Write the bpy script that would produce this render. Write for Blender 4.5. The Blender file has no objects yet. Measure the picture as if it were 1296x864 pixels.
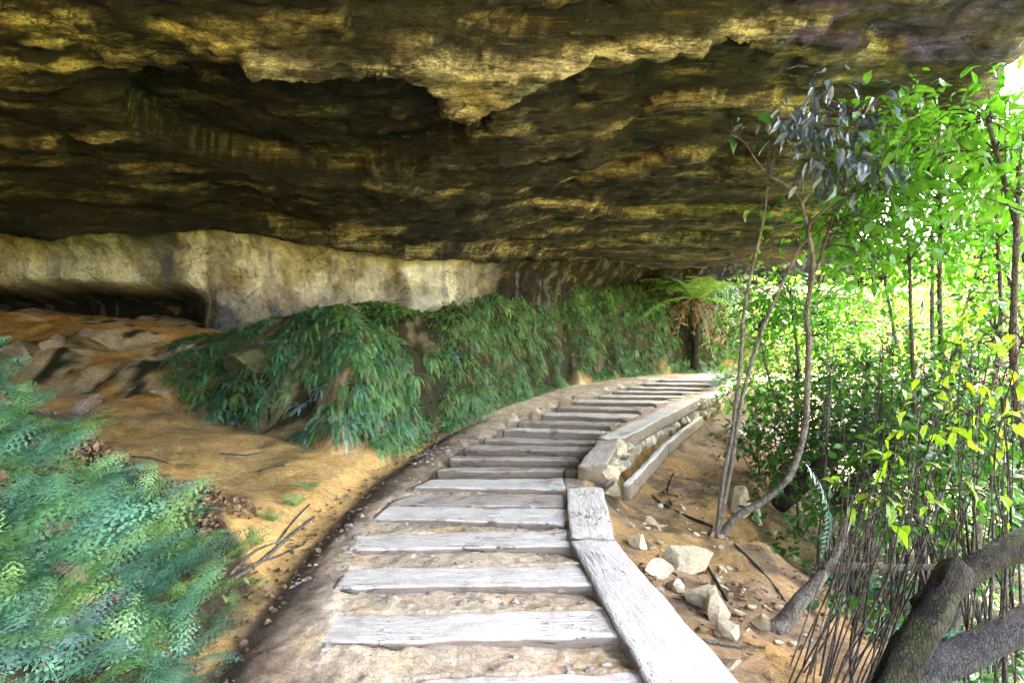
import bpy, math, random
import numpy as np
from mathutils import Vector, Matrix
random.seed(11); RNG = np.random.default_rng(11)
SC = bpy.context.scene
COL = SC.collection
R = math.radians
EYE = 1.6; F = 720.0; HZ = 440.0; CX = 648.0

def P(px, py, d):                      # photo pixel at a chosen distance -> world point
    return Vector(((px - CX) / F * d, d, EYE + (HZ - py) / F * d))

# ------------------------------------------------------------------ noise
def _hash(ix, iy, iz, seed):
    h = (ix.astype(np.int64) * 374761393 + iy.astype(np.int64) * 668265263 + iz.astype(np.int64) * 2147483647 + seed * 974711) & 0xffffffff
    h = ((h ^ (h >> 13)) * 1274126177) & 0xffffffff
    h = ((h ^ (h >> 16)) * 2246822519) & 0xffffffff
    return ((h ^ (h >> 15)) & 0xffffff) / float(0xffffff) * 2 - 1

def vnoise(x, y, z=0.0, seed=0):
    x = np.asarray(x, float); y = np.asarray(y, float); z = np.zeros_like(x) + z
    ix, iy, iz = np.floor(x), np.floor(y), np.floor(z)
    fx, fy, fz = x - ix, y - iy, z - iz
    fx, fy, fz = [f * f * f * (f * (f * 6 - 15) + 10) for f in (fx, fy, fz)]
    r = 0
    for dx in (0, 1):
        for dy in (0, 1):
            for dz in (0, 1):
                w = (fx if dx else 1 - fx) * (fy if dy else 1 - fy) * (fz if dz else 1 - fz)
                r = r + w * _hash(ix + dx, iy + dy, iz + dz, seed)
    return r

def fbm(x, y, z=0.0, oct=4, seed=0, gain=0.5):
    a, s, r = 1.0, 0.0, 0
    f = 1.0
    for o in range(oct):
        r = r + a * vnoise(np.asarray(x) * f, np.asarray(y) * f, np.asarray(z) * f, seed + o * 17)
        s += a; a *= gain; f *= 2.03
    return r / s

def ridged(x, y, z=0.0, oct=4, seed=0):
    a, s, r, f = 1.0, 0.0, 0, 1.0
    for o in range(oct):
        r = r + a * (1 - np.abs(vnoise(np.asarray(x) * f, np.asarray(y) * f, np.asarray(z) * f, seed + o * 17)) * 2)
        s += a; a *= 0.5; f *= 2.1
    return r / s

def sstep(a, b, x):
    t = np.clip((np.asarray(x, float) - a) / (b - a), 0, 1)
    return t * t * (3 - 2 * t)

def seg_dist(poly, X, Y, closed=False):
    X = np.asarray(X, float); Y = np.asarray(Y, float)
    best = np.full(X.shape, 1e9)
    n = len(poly)
    for i in range(n if closed else n - 1):
        ax, ay = poly[i]; bx, by = poly[(i + 1) % n]
        dx, dy = bx - ax, by - ay
        t = np.clip(((X - ax) * dx + (Y - ay) * dy) / (dx * dx + dy * dy + 1e-12), 0, 1)
        best = np.minimum(best, np.hypot(X - ax - t * dx, Y - ay - t * dy))
    return best

def inside(poly, X, Y):
    X = np.asarray(X, float); Y = np.asarray(Y, float)
    r = np.zeros(X.shape, bool); n = len(poly); j = n - 1
    for i in range(n):
        xi, yi = poly[i]; xj, yj = poly[j]
        c = ((yi > Y) != (yj > Y)) & (X < (xj - xi) * (Y - yi) / ((yj - yi) + 1e-12) + xi)
        r ^= c; j = i
    return r

def sdp(poly, X, Y):                   # signed distance, positive inside
    return np.where(inside(poly, X, Y), 1, -1) * seg_dist(poly, X, Y, True)

# ------------------------------------------------------------------ objects
def mesh_arrays(name, V, Fc, smooth=True, col=None, uv=None):
    """V (n,3); Fc list of index arrays each (m,k)."""
    me = bpy.data.meshes.new(name)
    V = np.asarray(V, np.float32)
    if not isinstance(Fc, list): Fc = [Fc]
    Fc = [np.asarray(f, np.int32) for f in Fc if len(f)]
    me.vertices.add(len(V)); me.vertices.foreach_set('co', V.ravel())
    nl = sum(f.size for f in Fc); npoly = sum(len(f) for f in Fc)
    me.loops.add(nl); me.polygons.add(npoly)
    li = np.concatenate([f.ravel() for f in Fc])
    me.loops.foreach_set('vertex_index', li)
    tot = np.concatenate([np.full(len(f), f.shape[1], np.int32) for f in Fc])
    st = np.concatenate([[0], np.cumsum(tot)[:-1]]).astype(np.int32)
    me.polygons.foreach_set('loop_start', st)
    me.polygons.foreach_set('loop_total', tot)
    me.polygons.foreach_set('use_smooth', np.full(npoly, smooth))
    if col is not None:
        a = me.attributes.new('Col', 'FLOAT_COLOR', 'POINT')
        c = np.ones((len(V), 4), np.float32); c[:, :3] = np.clip(col, 0, 1)
        a.data.foreach_set('color', c.ravel())
    if uv is not None:
        u = me.uv_layers.new(name='UVMap')
        u.data.foreach_set('uv', np.asarray(uv, np.float32)[li].ravel())
    me.update(calc_edges=True); me.validate()
    return me

def put(name, me, mat=None, parent=None, loc=None, rot=None, scale=None):
    o = bpy.data.objects.new(name, me)
    if mat is not None and me is not None and len(me.materials) == 0: me.materials.append(mat)
    COL.objects.link(o)
    if parent is not None: o.parent = parent
    if loc is not None: o.location = loc
    if rot is not None: o.rotation_euler = rot
    if scale is not None: o.scale = (scale,) * 3 if isinstance(scale, (int, float)) else scale
    return o

def tag(o, label, cat, group=None, kind=None):
    o['label'] = label; o['category'] = cat
    if group: o['group'] = group
    if kind: o['kind'] = kind
    return o

def empty(name, loc, label, cat, group=None):
    o = bpy.data.objects.new(name, None); COL.objects.link(o); o.location = loc
    o.empty_display_size = 0.1
    return tag(o, label, cat, group)

def grid_faces(nx, ny):
    i = np.arange(nx * ny).reshape(ny, nx)
    return np.stack([i[:-1, :-1], i[:-1, 1:], i[1:, 1:], i[1:, :-1]], -1).reshape(-1, 4)

# ------------------------------------------------------------------ materials
class NT:
    def __init__(s, name):
        s.m = bpy.data.materials.new(name); s.m.use_nodes = True
        s.t = s.m.node_tree; s.t.nodes.clear()
        s.out = s.n('ShaderNodeOutputMaterial')
    def n(s, typ, **kw):
        nd = s.t.nodes.new(typ)
        for k, v in kw.items(): setattr(nd, k, v)
        return nd
    def l(s, a, b): s.t.links.new(a, b)
    def setin(s, nd, k, v):
        if isinstance(v, bpy.types.NodeSocket): s.l(v, nd.inputs[k])
        else: nd.inputs[k].default_value = v
    def coord(s, kind='Object', scale=(1, 1, 1), loc=None):
        if kind == 'Position': so = s.n('ShaderNodeNewGeometry').outputs['Position']
        else: so = s.n('ShaderNodeTexCoord').outputs[kind]
        mp = s.n('ShaderNodeMapping'); s.l(so, mp.inputs['Vector']); mp.inputs['Scale'].default_value = scale
        if loc is not None: s.setin(mp, 'Location', loc)
        return mp.outputs[0]
    def noise(s, vec, scale, detail=4, rough=0.55, dist=0.0):
        nd = s.n('ShaderNodeTexNoise'); s.l(vec, nd.inputs['Vector'])
        nd.inputs['Scale'].default_value = scale; nd.inputs['Detail'].default_value = detail
        nd.inputs['Roughness'].default_value = rough; nd.inputs['Distortion'].default_value = dist
        return nd.outputs['Fac']
    def vor(s, vec, scale, feature='DISTANCE_TO_EDGE'):
        nd = s.n('ShaderNodeTexVoronoi'); nd.feature = feature; s.l(vec, nd.inputs['Vector']); nd.inputs['Scale'].default_value = scale
        return nd.outputs['Distance']
    def rng(s, v, a, b, c=0.0, d=1.0):
        nd = s.n('ShaderNodeMapRange'); s.l(v, nd.inputs[0])
        for i, x in zip((1, 2, 3, 4), (a, b, c, d)): nd.inputs[i].default_value = x
        return nd.outputs[0]
    def math(s, op, a, b=0.0):
        nd = s.n('ShaderNodeMath'); nd.operation = op; s.setin(nd, 0, a); s.setin(nd, 1, b); return nd.outputs[0]
    def mix(s, fac, a, b, mode='MIX'):
        nd = s.n('ShaderNodeMix'); nd.data_type = 'RGBA'; nd.blend_type = mode
        s.setin(nd, 0, fac)
        for k, v in ((6, a), (7, b)):
            if isinstance(v, bpy.types.NodeSocket): s.l(v, nd.inputs[k])
            else: nd.inputs[k].default_value = (*v, 1) if len(v) == 3 else v
        return nd.outputs[2]
    def scalecol(s, col, fac):
        nd = s.n('ShaderNodeVectorMath'); nd.operation = 'SCALE'; s.l(col, nd.inputs[0]); s.setin(nd, 3, fac); return nd.outputs[0]
    def bump(s, h, strength=0.5, dist=0.02, prev=None):
        nd = s.n('ShaderNodeBump'); s.l(h, nd.inputs['Height']); nd.inputs['Strength'].default_value = strength; nd.inputs['Distance'].default_value = dist
        if prev is not None: s.l(prev, nd.inputs['Normal'])
        return nd.outputs[0]
    def bsdf(s, col, rough=0.85, normal=None, spec=0.3):
        nd = s.n('ShaderNodeBsdfPrincipled'); s.setin(nd, 'Base Color', col if isinstance(col, bpy.types.NodeSocket) else (*col, 1))
        s.setin(nd, 'Roughness', rough); nd.inputs['Specular IOR Level'].default_value = spec
        if normal is not None: s.l(normal, nd.inputs['Normal'])
        return nd.outputs[0]
    def done(s, sh): s.l(sh, s.out.inputs['Surface']); return s.m

def mat_attr_rock(name, stretch=(0.45, 1.0, 1.6), fine=1.0, cracks=0.6, soot=0.75):
    t = NT(name)
    at = t.n('ShaderNodeAttribute'); at.attribute_name = 'Col'
    v = t.coord('Position', stretch); v2 = t.coord('Position', (1, 1, 1))
    vs = t.coord('Position', (stretch[0] * 1.6, stretch[1] * 2.0, stretch[2] * 3.0))
    n1 = t.noise(v, 2.4, 9, 0.68, 0.15); n2 = t.noise(v2, 12 * fine, 8, 0.75); n3 = t.noise(v, 5, 6, 0.65, 0.2); n4 = t.noise(vs, 3.2, 8, 0.68, 0.2)
    f = t.math('MULTIPLY', t.rng(n1, 0.32, 0.68, 0.4, 1.6), t.rng(n2, 0.32, 0.68, 0.5, 1.5))
    f = t.math('MULTIPLY', f, t.rng(n4, 0.38, 0.62, 0.4, 1.65))
    n5 = t.noise(t.coord('Position', (0.8, 1.4, 2.0)), 30, 6, 0.8)
    f = t.math('MULTIPLY', f, t.rng(n5, 0.36, 0.64, 0.45, 1.7))
    c = t.scalecol(at.outputs['Color'], f)
    c = t.mix(t.rng(n3, 0.58, 0.72, 0.0, 0.5), c, (0.30, 0.15, 0.03))                    # iron stain
    c = t.mix(t.rng(t.noise(v, 4.2, 8, 0.75), 0.61, 0.66, 0.0, 0.7), c, (0.30, 0.27, 0.19))   # chipped pale flakes
    c = t.mix(t.rng(t.noise(t.coord('Position', (0.5, 1.2, 1.6)), 2.3, 9, 0.72, 0.1), 0.50, 0.56, 0.0, soot), c, (0.012, 0.011, 0.008))   # black lichen and soot
    pit = t.rng(t.noise(v2, 38, 4, 0.7), 0.62, 0.7, 0.0, 0.7)
    c = t.mix(pit, c, (0.015, 0.012, 0.008))
    wv = t.n('ShaderNodeVectorMath'); wv.operation = 'ADD'; t.l(vs, wv.inputs[0])
    cn = t.n('ShaderNodeTexNoise'); t.l(v2, cn.inputs['Vector']); cn.inputs['Scale'].default_value = 1.6; cn.inputs['Detail'].default_value = 5
    sc = t.n('ShaderNodeVectorMath'); sc.operation = 'SCALE'; t.l(cn.outputs['Color'], sc.inputs[0]); sc.inputs[3].default_value = 1.5; t.l(sc.outputs[0], wv.inputs[1])
    e = t.vor(wv.outputs[0], 1.0)
    ck = t.math('MULTIPLY', t.rng(e, 0.0, 0.03, 1, 0), t.rng(t.noise(v2, 1.7, 4), 0.42, 0.56, 0, cracks))
    c = t.mix(ck, c, (0.008, 0.007, 0.005))
    h = t.math('ADD', t.math('MULTIPLY', n1, 0.7), t.math('MULTIPLY', n2, 0.3))
    h = t.math('ADD', h, t.math('MULTIPLY', n4, 0.9)); h = t.math('ADD', h, t.math('MULTIPLY', n5, 0.25))
    h = t.math('SUBTRACT', h, t.math('MULTIPLY', ck, 0.5)); h = t.math('SUBTRACT', h, t.math('MULTIPLY', pit, 0.1))
    nb = t.bump(h, 1.0, 0.26)
    nb = t.bump(t.noise(v2, 45, 6, 0.75), 0.6, 0.02, nb)
    return t.done(t.bsdf(c, 0.75, nb, 0.4))

def mat_wall(name):
    t = NT(name)
    at = t.n('ShaderNodeAttribute'); at.attribute_name = 'Col'
    v = t.coord('Position'); vv = t.coord('Position', (1, 1, 0.35))
    n1 = t.noise(v, 1.8, 6, 0.6); n2 = t.noise(v, 11, 5, 0.62); n3 = t.noise(vv, 3.0, 5, 0.6)
    c = t.scalecol(at.outputs['Color'], t.math('MULTIPLY', t.rng(n1, 0.32, 0.68, 0.7, 1.3), t.rng(n2, 0.3, 0.7, 0.75, 1.22)))
    c = t.mix(t.rng(n3, 0.56, 0.7, 0, 0.45), c, (0.10, 0.085, 0.06))
    c = t.mix(t.rng(t.noise(v, 2.4, 6, 0.65), 0.58, 0.66, 0, 0.4), c, (0.34, 0.25, 0.08))
    c = t.mix(t.rng(t.noise(t.coord('Position', (1.6, 1.6, 0.16)), 2.2, 4, 0.6), 0.55, 0.63, 0, 0.6), c, (0.13, 0.13, 0.135))   # water streaks
    c = t.mix(t.rng(t.noise(v, 20, 6, 0.75), 0.62, 0.68, 0, 0.7), c, (0.04, 0.033, 0.025))
    e = t.math('ABSOLUTE', t.math('SUBTRACT', t.noise(t.coord('Position', (0.6, 0.6, 1.3)), 1.7, 6, 0.62), 0.5))
    ck = t.math('MULTIPLY', t.rng(e, 0.0, 0.008, 1, 0), t.rng(t.noise(v, 1.1, 3), 0.42, 0.55, 0, 0.9))
    c = t.mix(ck, c, (0.02, 0.016, 0.012))
    h = t.math('SUBTRACT', t.math('ADD', n1, t.math('MULTIPLY', n2, 0.45)), t.math('MULTIPLY', ck, 0.35))
    nb = t.bump(t.noise(v, 32, 6, 0.75), 0.5, 0.02, t.bump(h, 1.0, 0.14))
    return t.done(t.bsdf(c, 0.9, nb, 0.15))

def mat_ground(name, gravel=1.0):
    t = NT(name)
    at = t.n('ShaderNodeAttribute'); at.attribute_name = 'Col'
    v = t.coord('Position')
    n1 = t.noise(v, 3.0, 6, 0.65); n2 = t.noise(v, 22, 6, 0.7); n3 = t.noise(v, 90, 4, 0.7)
    f = t.math('MULTIPLY', t.rng(n1, 0.3, 0.7, 0.72, 1.28), t.rng(n2, 0.3, 0.7, 0.62, 1.38))
    f = t.math('MULTIPLY', f, t.rng(n3, 0.3, 0.7, 0.75, 1.25))
    c = t.scalecol(at.outputs['Color'], f)
    sp = t.vor(v, 55, 'F1')
    pm = t.math('MULTIPLY', t.rng(sp, 0.16, 0.24, 1, 0), t.rng(t.noise(v, 5, 3), 0.5, 0.62, 0, 0.75 * gravel))
    pc = t.mix(t.noise(v, 40, 2), (0.05, 0.04, 0.035), (0.55, 0.48, 0.38))
    c = t.mix(pm, c, pc)
    h = t.math('ADD', t.math('MULTIPLY', n2, 1.0), t.math('MULTIPLY', n3, 0.35))
    h = t.math('ADD', h, t.math('MULTIPLY', pm, 0.35))
    nb = t.bump(h, 0.8, 0.03)
    return t.done(t.bsdf(c, 0.95, nb, 0.15))

def mat_wood(name, a=(0.86, 0.79, 0.69), b=(0.58, 0.50, 0.41), dirt=0.45):
    t = NT(name)
    oi = t.n('ShaderNodeObjectInfo').outputs['Random']
    cx = t.n('ShaderNodeCombineXYZ'); t.l(t.math('MULTIPLY', oi, 37.0), cx.inputs[0]); t.l(t.math('MULTIPLY', oi, 91.0), cx.inputs[1])
    def uv(sx, sy): return t.coord('UV', (sx, sy, 1), cx.outputs[0])
    vi = uv(1, 1)
    g = t.noise(uv(1.2, 12), 5, 7, 0.7, 0.6); g2 = t.noise(uv(3, 60), 4, 5, 0.75); sp = t.noise(vi, 70, 4, 0.8)
    c = t.mix(t.rng(g, 0.34, 0.66), b, a)
    c = t.scalecol(c, t.math('MULTIPLY', t.rng(g2, 0.32, 0.68, 0.62, 1.2), t.rng(sp, 0.3, 0.7, 0.75, 1.2)))
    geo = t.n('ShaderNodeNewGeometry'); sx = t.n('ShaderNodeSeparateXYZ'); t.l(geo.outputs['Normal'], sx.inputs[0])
    side = t.rng(sx.outputs[2], 0.35, 0.85, 1, 0)                      # sides painted earth brown to stand for riser shade
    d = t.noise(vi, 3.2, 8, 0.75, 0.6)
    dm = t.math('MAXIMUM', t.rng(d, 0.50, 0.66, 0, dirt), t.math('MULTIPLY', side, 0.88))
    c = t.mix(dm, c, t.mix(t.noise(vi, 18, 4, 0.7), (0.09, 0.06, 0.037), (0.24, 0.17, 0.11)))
    sm = t.rng(t.noise(vi, 5.5, 8, 0.8), 0.57, 0.64, 0, 0.4)          # trodden sand
    c = t.mix(sm, c, t.scalecol(t.mix(0.0, (0.55, 0.43, 0.30), (0.5, 0.4, 0.3)), t.rng(t.noise(vi, 140, 3, 0.8), 0.3, 0.7, 0.6, 1.3)))
    ck = t.math('MULTIPLY', t.rng(t.math('ABSOLUTE', t.math('SUBTRACT', t.noise(uv(0.7, 6), 3.2, 5, 0.55, 0.5), 0.5)), 0.0, 0.013, 1, 0), t.rng(t.noise(vi, 2.3, 4), 0.5, 0.58, 0, 1))
    c = t.mix(t.math('MULTIPLY', ck, 0.9), c, (0.03, 0.022, 0.016))
    h = t.math('ADD', t.math('MULTIPLY', g, 0.7), t.math('MULTIPLY', g2, 0.55))
    h = t.math('ADD', h, t.math('MULTIPLY', sp, 0.25)); h = t.math('SUBTRACT', h, t.math('MULTIPLY', ck, 1.6))
    nb = t.bump(h, 1.0, 0.010)
    return t.done(t.bsdf(c, 0.85, nb, 0.2))

def mat_bark(name, a, b, moss=0.0, scale=1.0, patch=(0.36, 0.35, 0.30)):
    t = NT(name)
    v = t.coord('Position', (1, 1, 0.45)); v2 = t.coord('Position')
    n1 = t.noise(v, 28 * scale, 6, 0.7, 0.3); n2 = t.noise(v2, 7 * scale, 4, 0.6)
    c = t.mix(t.rng(n1, 0.32, 0.68), a, b)
    c = t.mix(t.rng(n2, 0.52, 0.7, 0, 0.7), c, patch)
    if moss:
        gn = t.n('ShaderNodeNewGeometry').outputs['Normal']; sx = t.n('ShaderNodeSeparateXYZ'); t.l(gn, sx.inputs[0])
        mm = t.math('MULTIPLY', t.rng(t.noise(v2, 5, 5, 0.65), 0.42, 0.6, 0, moss), t.rng(sx.outputs[2], -0.2, 0.5))
        c = t.mix(mm, c, (0.06, 0.085, 0.015))
    fu = t.vor(t.coord('Position', (1, 1, 0.22)), 70 * scale); fm = t.rng(fu, 0.0, 0.12, 1, 0)
    c = t.mix(t.math('MULTIPLY', fm, 0.35), c, (0.012, 0.01, 0.008))
    c = t.mix(t.rng(t.noise(v2, 60, 4, 0.75), 0.6, 0.7, 0, 0.5), c, (0.24, 0.23, 0.2))
    hh = t.math('SUBTRACT', t.math('ADD', n1, t.math('MULTIPLY', n2, 0.5)), t.math('MULTIPLY', fm, 0.5))
    nb = t.bump(hh, 1.0, 0.02)
    return t.done(t.bsdf(c, 0.9, nb, 0.2))

def mat_leaf(name, a, b, trans=0.5, gloss=0.35, tint=None):
    t = NT(name)
    v = t.coord('Position'); n = t.noise(v, 9, 3, 0.6)
    oi = t.n('ShaderNodeObjectInfo').outputs['Random']
    n2 = t.noise(v, 55, 2)
    n3 = t.noise(v, 24, 2)
    f = t.math('ADD', t.math('ADD', t.math('MULTIPLY', n, 0.35), t.math('MULTIPLY', n3, 0.45)), t.math('ADD', t.math('MULTIPLY', oi, 0.25), t.math('MULTIPLY', n2, 0.1)))
    c = t.mix(t.rng(f, 0.38, 0.72), a, b)
    pb = t.bsdf(c, 0.42, None, gloss)
    tr = t.n('ShaderNodeBsdfTranslucent')
    tc = t.scalecol(t.mix(1.0, c, tint or (1.15, 1.25, 0.5), 'MULTIPLY'), 1.0)
    t.l(tc, tr.inputs['Color'])
    mx = t.n('ShaderNodeMixShader'); mx.inputs[0].default_value = trans
    t.l(pb, mx.inputs[1]); t.l(tr.outputs[0], mx.inputs[2])
    return t.done(mx.outputs[0])

def mat_stone(name, a, b, spot=(0.2, 0.15, 0.08)):
    t = NT(name)
    v = t.coord('Position'); n1 = t.noise(v, 7, 6, 0.65); n2 = t.noise(v, 40, 5, 0.7)
    c = t.mix(t.rng(n1, 0.35, 0.68), a, b)
    c = t.scalecol(c, t.rng(n2, 0.3, 0.7, 0.7, 1.25))
    c = t.mix(t.rng(t.noise(v, 13, 4, 0.7), 0.56, 0.7, 0, 0.7), c, spot)
    nb = t.bump(t.math('ADD', n1, t.math('MULTIPLY', n2, 0.4)), 0.7, 0.03)
    return t.done(t.bsdf(c, 0.88, nb, 0.25))

M = {}
M['ceiling'] = mat_attr_rock('ceiling_rock', (0.28, 1.3, 2.2), 1.0, 0.9)
M['wallrock'] = mat_wall('wall_rock')
M['ground'] = mat_ground('ground_soil', 0.6)
M['path'] = mat_ground('path_soil', 1.0)
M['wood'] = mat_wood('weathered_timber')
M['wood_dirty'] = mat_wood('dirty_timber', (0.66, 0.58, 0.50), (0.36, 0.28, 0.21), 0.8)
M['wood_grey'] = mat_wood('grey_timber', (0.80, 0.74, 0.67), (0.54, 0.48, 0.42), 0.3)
M['stone'] = mat_stone('cream_stone', (0.62, 0.52, 0.36), (0.42, 0.33, 0.2))
M['ledge_stone'] = mat_stone('ledge_stone', (0.42, 0.32, 0.20), (0.2, 0.15, 0.09))
M['moss_stone'] = mat_stone('mossy_stone', (0.07, 0.07, 0.03), (0.025, 0.035, 0.012))
M['bark_pale'] = mat_bark('pale_bark', (0.27, 0.23, 0.18), (0.09, 0.07, 0.055))
M['bark'] = mat_bark('grey_brown_bark', (0.20, 0.16, 0.12), (0.07, 0.055, 0.045))
M['bark_dark'] = mat_bark('dark_bark', (0.036, 0.028, 0.022), (0.010, 0.008, 0.007), 0.5, 1.0, (0.07, 0.06, 0.05))
M['log_grey'] = mat_bark('log_grey_bark', (0.085, 0.078, 0.078), (0.028, 0.026, 0.027), 0.15, 1.0, (0.12, 0.115, 0.115))
M['twig'] = mat_bark('twig_bark', (0.11, 0.085, 0.07), (0.035, 0.027, 0.024), 0, 1.0, (0.16, 0.14, 0.12))
M['fern_teal'] = mat_leaf('teal_fern', (0.018, 0.085, 0.05), (0.17, 0.38, 0.24), 0.15, 0.5, (0.9, 1.2, 0.7))
M['fern_green'] = mat_leaf('green_fern', (0.03, 0.12, 0.03), (0.27, 0.48, 0.19), 0.2, 0.5)
M['fern_bright'] = mat_leaf('bright_fern', (0.08, 0.18, 0.04), (0.36, 0.55, 0.19), 0.25, 0.4)
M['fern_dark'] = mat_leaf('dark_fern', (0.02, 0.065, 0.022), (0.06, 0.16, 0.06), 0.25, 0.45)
M['fern_blue'] = mat_leaf('blue_fern', (0.10, 0.20, 0.18), (0.30, 0.45, 0.42), 0.15, 0.6, (0.9, 1.1, 1.0))
M['fern_dead'] = mat_leaf('dead_fern', (0.16, 0.09, 0.05), (0.36, 0.24, 0.17), 0.25, 0.2, (1, 0.8, 0.6))
M['fern_purple'] = mat_leaf('withered_fern', (0.10, 0.075, 0.075), (0.22, 0.17, 0.17), 0.25, 0.2, (1, 0.85, 0.8))
M['leaf_lime'] = mat_leaf('lime_leaf', (0.03, 0.13, 0.012), (0.19, 0.42, 0.05), 0.5, 0.6, (1.0, 1.25, 0.55))
M['leaf_green'] = mat_leaf('green_leaf', (0.025, 0.10, 0.01), (0.10, 0.26, 0.03), 0.45, 0.55)
M['leaf_dark'] = mat_leaf('dark_leaf', (0.015, 0.06, 0.015), (0.05, 0.15, 0.03), 0.4, 0.5)
M['leaf_yellow'] = mat_leaf('yellow_leaf', (0.12, 0.24, 0.015), (0.34, 0.44, 0.04), 0.5, 0.4)
M['leaf_blue'] = mat_leaf('bluish_leaf', (0.02, 0.045, 0.05), (0.14, 0.20, 0.26), 0.15, 1.0, (0.8, 1.0, 1.0))
M['litter'] = mat_leaf('dry_leaf', (0.07, 0.04, 0.025), (0.26, 0.17, 0.1), 0.1, 0.2, (1, 0.8, 0.5))
M['moss'] = mat_leaf('bank_herb', (0.02, 0.07, 0.012), (0.09, 0.2, 0.04), 0.3, 0.3)
M['pebble'] = mat_stone('pebble_stone', (0.5, 0.42, 0.33), (0.12, 0.09, 0.08))

# ------------------------------------------------------------------ terrain
PATH_L = [(-1.5, -6), (-1.4, 1.5), (-1.37, 2.485), (-1.43, 3.98), (-1.36, 5.5), (-0.94, 7.7), (-0.11, 10), (1.29, 12.86), (2.7, 14.4), (4.3, 15.5), (7, 16.4), (11, 16.8)]
PATH_R = [(11, 14.6), (7.5, 14.5), (5.75, 13.9), (4.3, 11.7), (3.0, 9.8), (2.0, 8.4), (1.2, 7.0), (0.88, 6.2), (0.69, 5.33), (0.58, 4.1), (0.79, 2.485), (0.95, 1.5), (1.3, -6)]
PATH_POLY = PATH_L + PATH_R
FOOT = [(-16, 8.4), (-9, 8.2), (-5.7, 7.8), (-4.1, 7.4), (-2.64, 6.6), (-1.95, 6.1), (-1.5, 6.4), (-1.1, 7.7), (-0.25, 10), (1.15, 12.95), (2.6, 14.6), (4.2, 15.8), (7, 16.7), (11, 17.1), (40, 19)]
BANK_POLY = FOOT + [(60, 80), (-60, 80), (-60, 8.4)]
RIGHT_POLY = [(60, 14.6)] + PATH_R + [(1.3, -80), (90, -80)]

def zpath(Y): return 0.055 * np.minimum(np.maximum(Y, -4), 15.5)

# tread quads in photo pixels: front-left, front-right, back-right, back-left
TREADS = [
 [(470, 905), (855, 905), (821, 851), (540, 862)],
 [(397, 820), (787, 808), (775, 772), (412, 783)],
 [(424, 748), (752, 743), (735, 716), (436, 723)],
 [(440, 700), (723, 693), (716, 673), (450, 680)],
 [(472, 658), (717, 665), (716, 646), (490, 643)],
 [(485, 641), (716, 643), (715, 628), (520, 628)],
 [(522, 618), (715, 621), (713, 607), (545, 608)],
 [(552, 598), (714, 600), (716, 592), (566, 590)],
 [(568, 583), (734, 586), (742, 577), (580, 576)],
 [(588, 571), (742, 574), (752, 564), (606, 562)],
 [(612, 560), (748, 564), (758, 557), (634, 553)],
 [(637, 547), (762, 551), (772, 544), (650, 541)],
 [(655, 537), (780, 541), (790, 534), (668, 531)],
 [(686, 527), (802, 531), (812, 524), (696, 521)],
 [(704, 518), (822, 521), (832, 515), (714, 513)],
 [(726, 510), (840, 512), (850, 507), (735, 505)],
 [(757, 503), (862, 505), (872, 501), (765, 499)],
 [(775, 497), (885, 499), (892, 496), (782, 494)],
 [(795, 492), (900, 494), (905, 491), (800, 489)],
 [(815, 487), (912, 488), (915, 485), (820, 484)],
 [(835, 482), (920, 482), (922, 479), (838, 479)]]
def on_path(px, py):                    # path plane z = 0.055*Y
    d = 1152.0 / (py - (HZ - 0.055 * F))
    return ((px - CX) / F * d, d)
TW = [[on_path(*c) for c in q] for q in TREADS]
for k_ in range(7, len(TW)):            # the far treads are narrower, with open hollows behind them
    fl_, fr_, br_, bl_ = TW[k_]
    TW[k_] = [fl_, fr_, tuple(a + 0.62 * (b - a) for a, b in zip(fr_, br_)), tuple(a + 0.62 * (b - a) for a, b in zip(fl_, bl_))]

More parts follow.
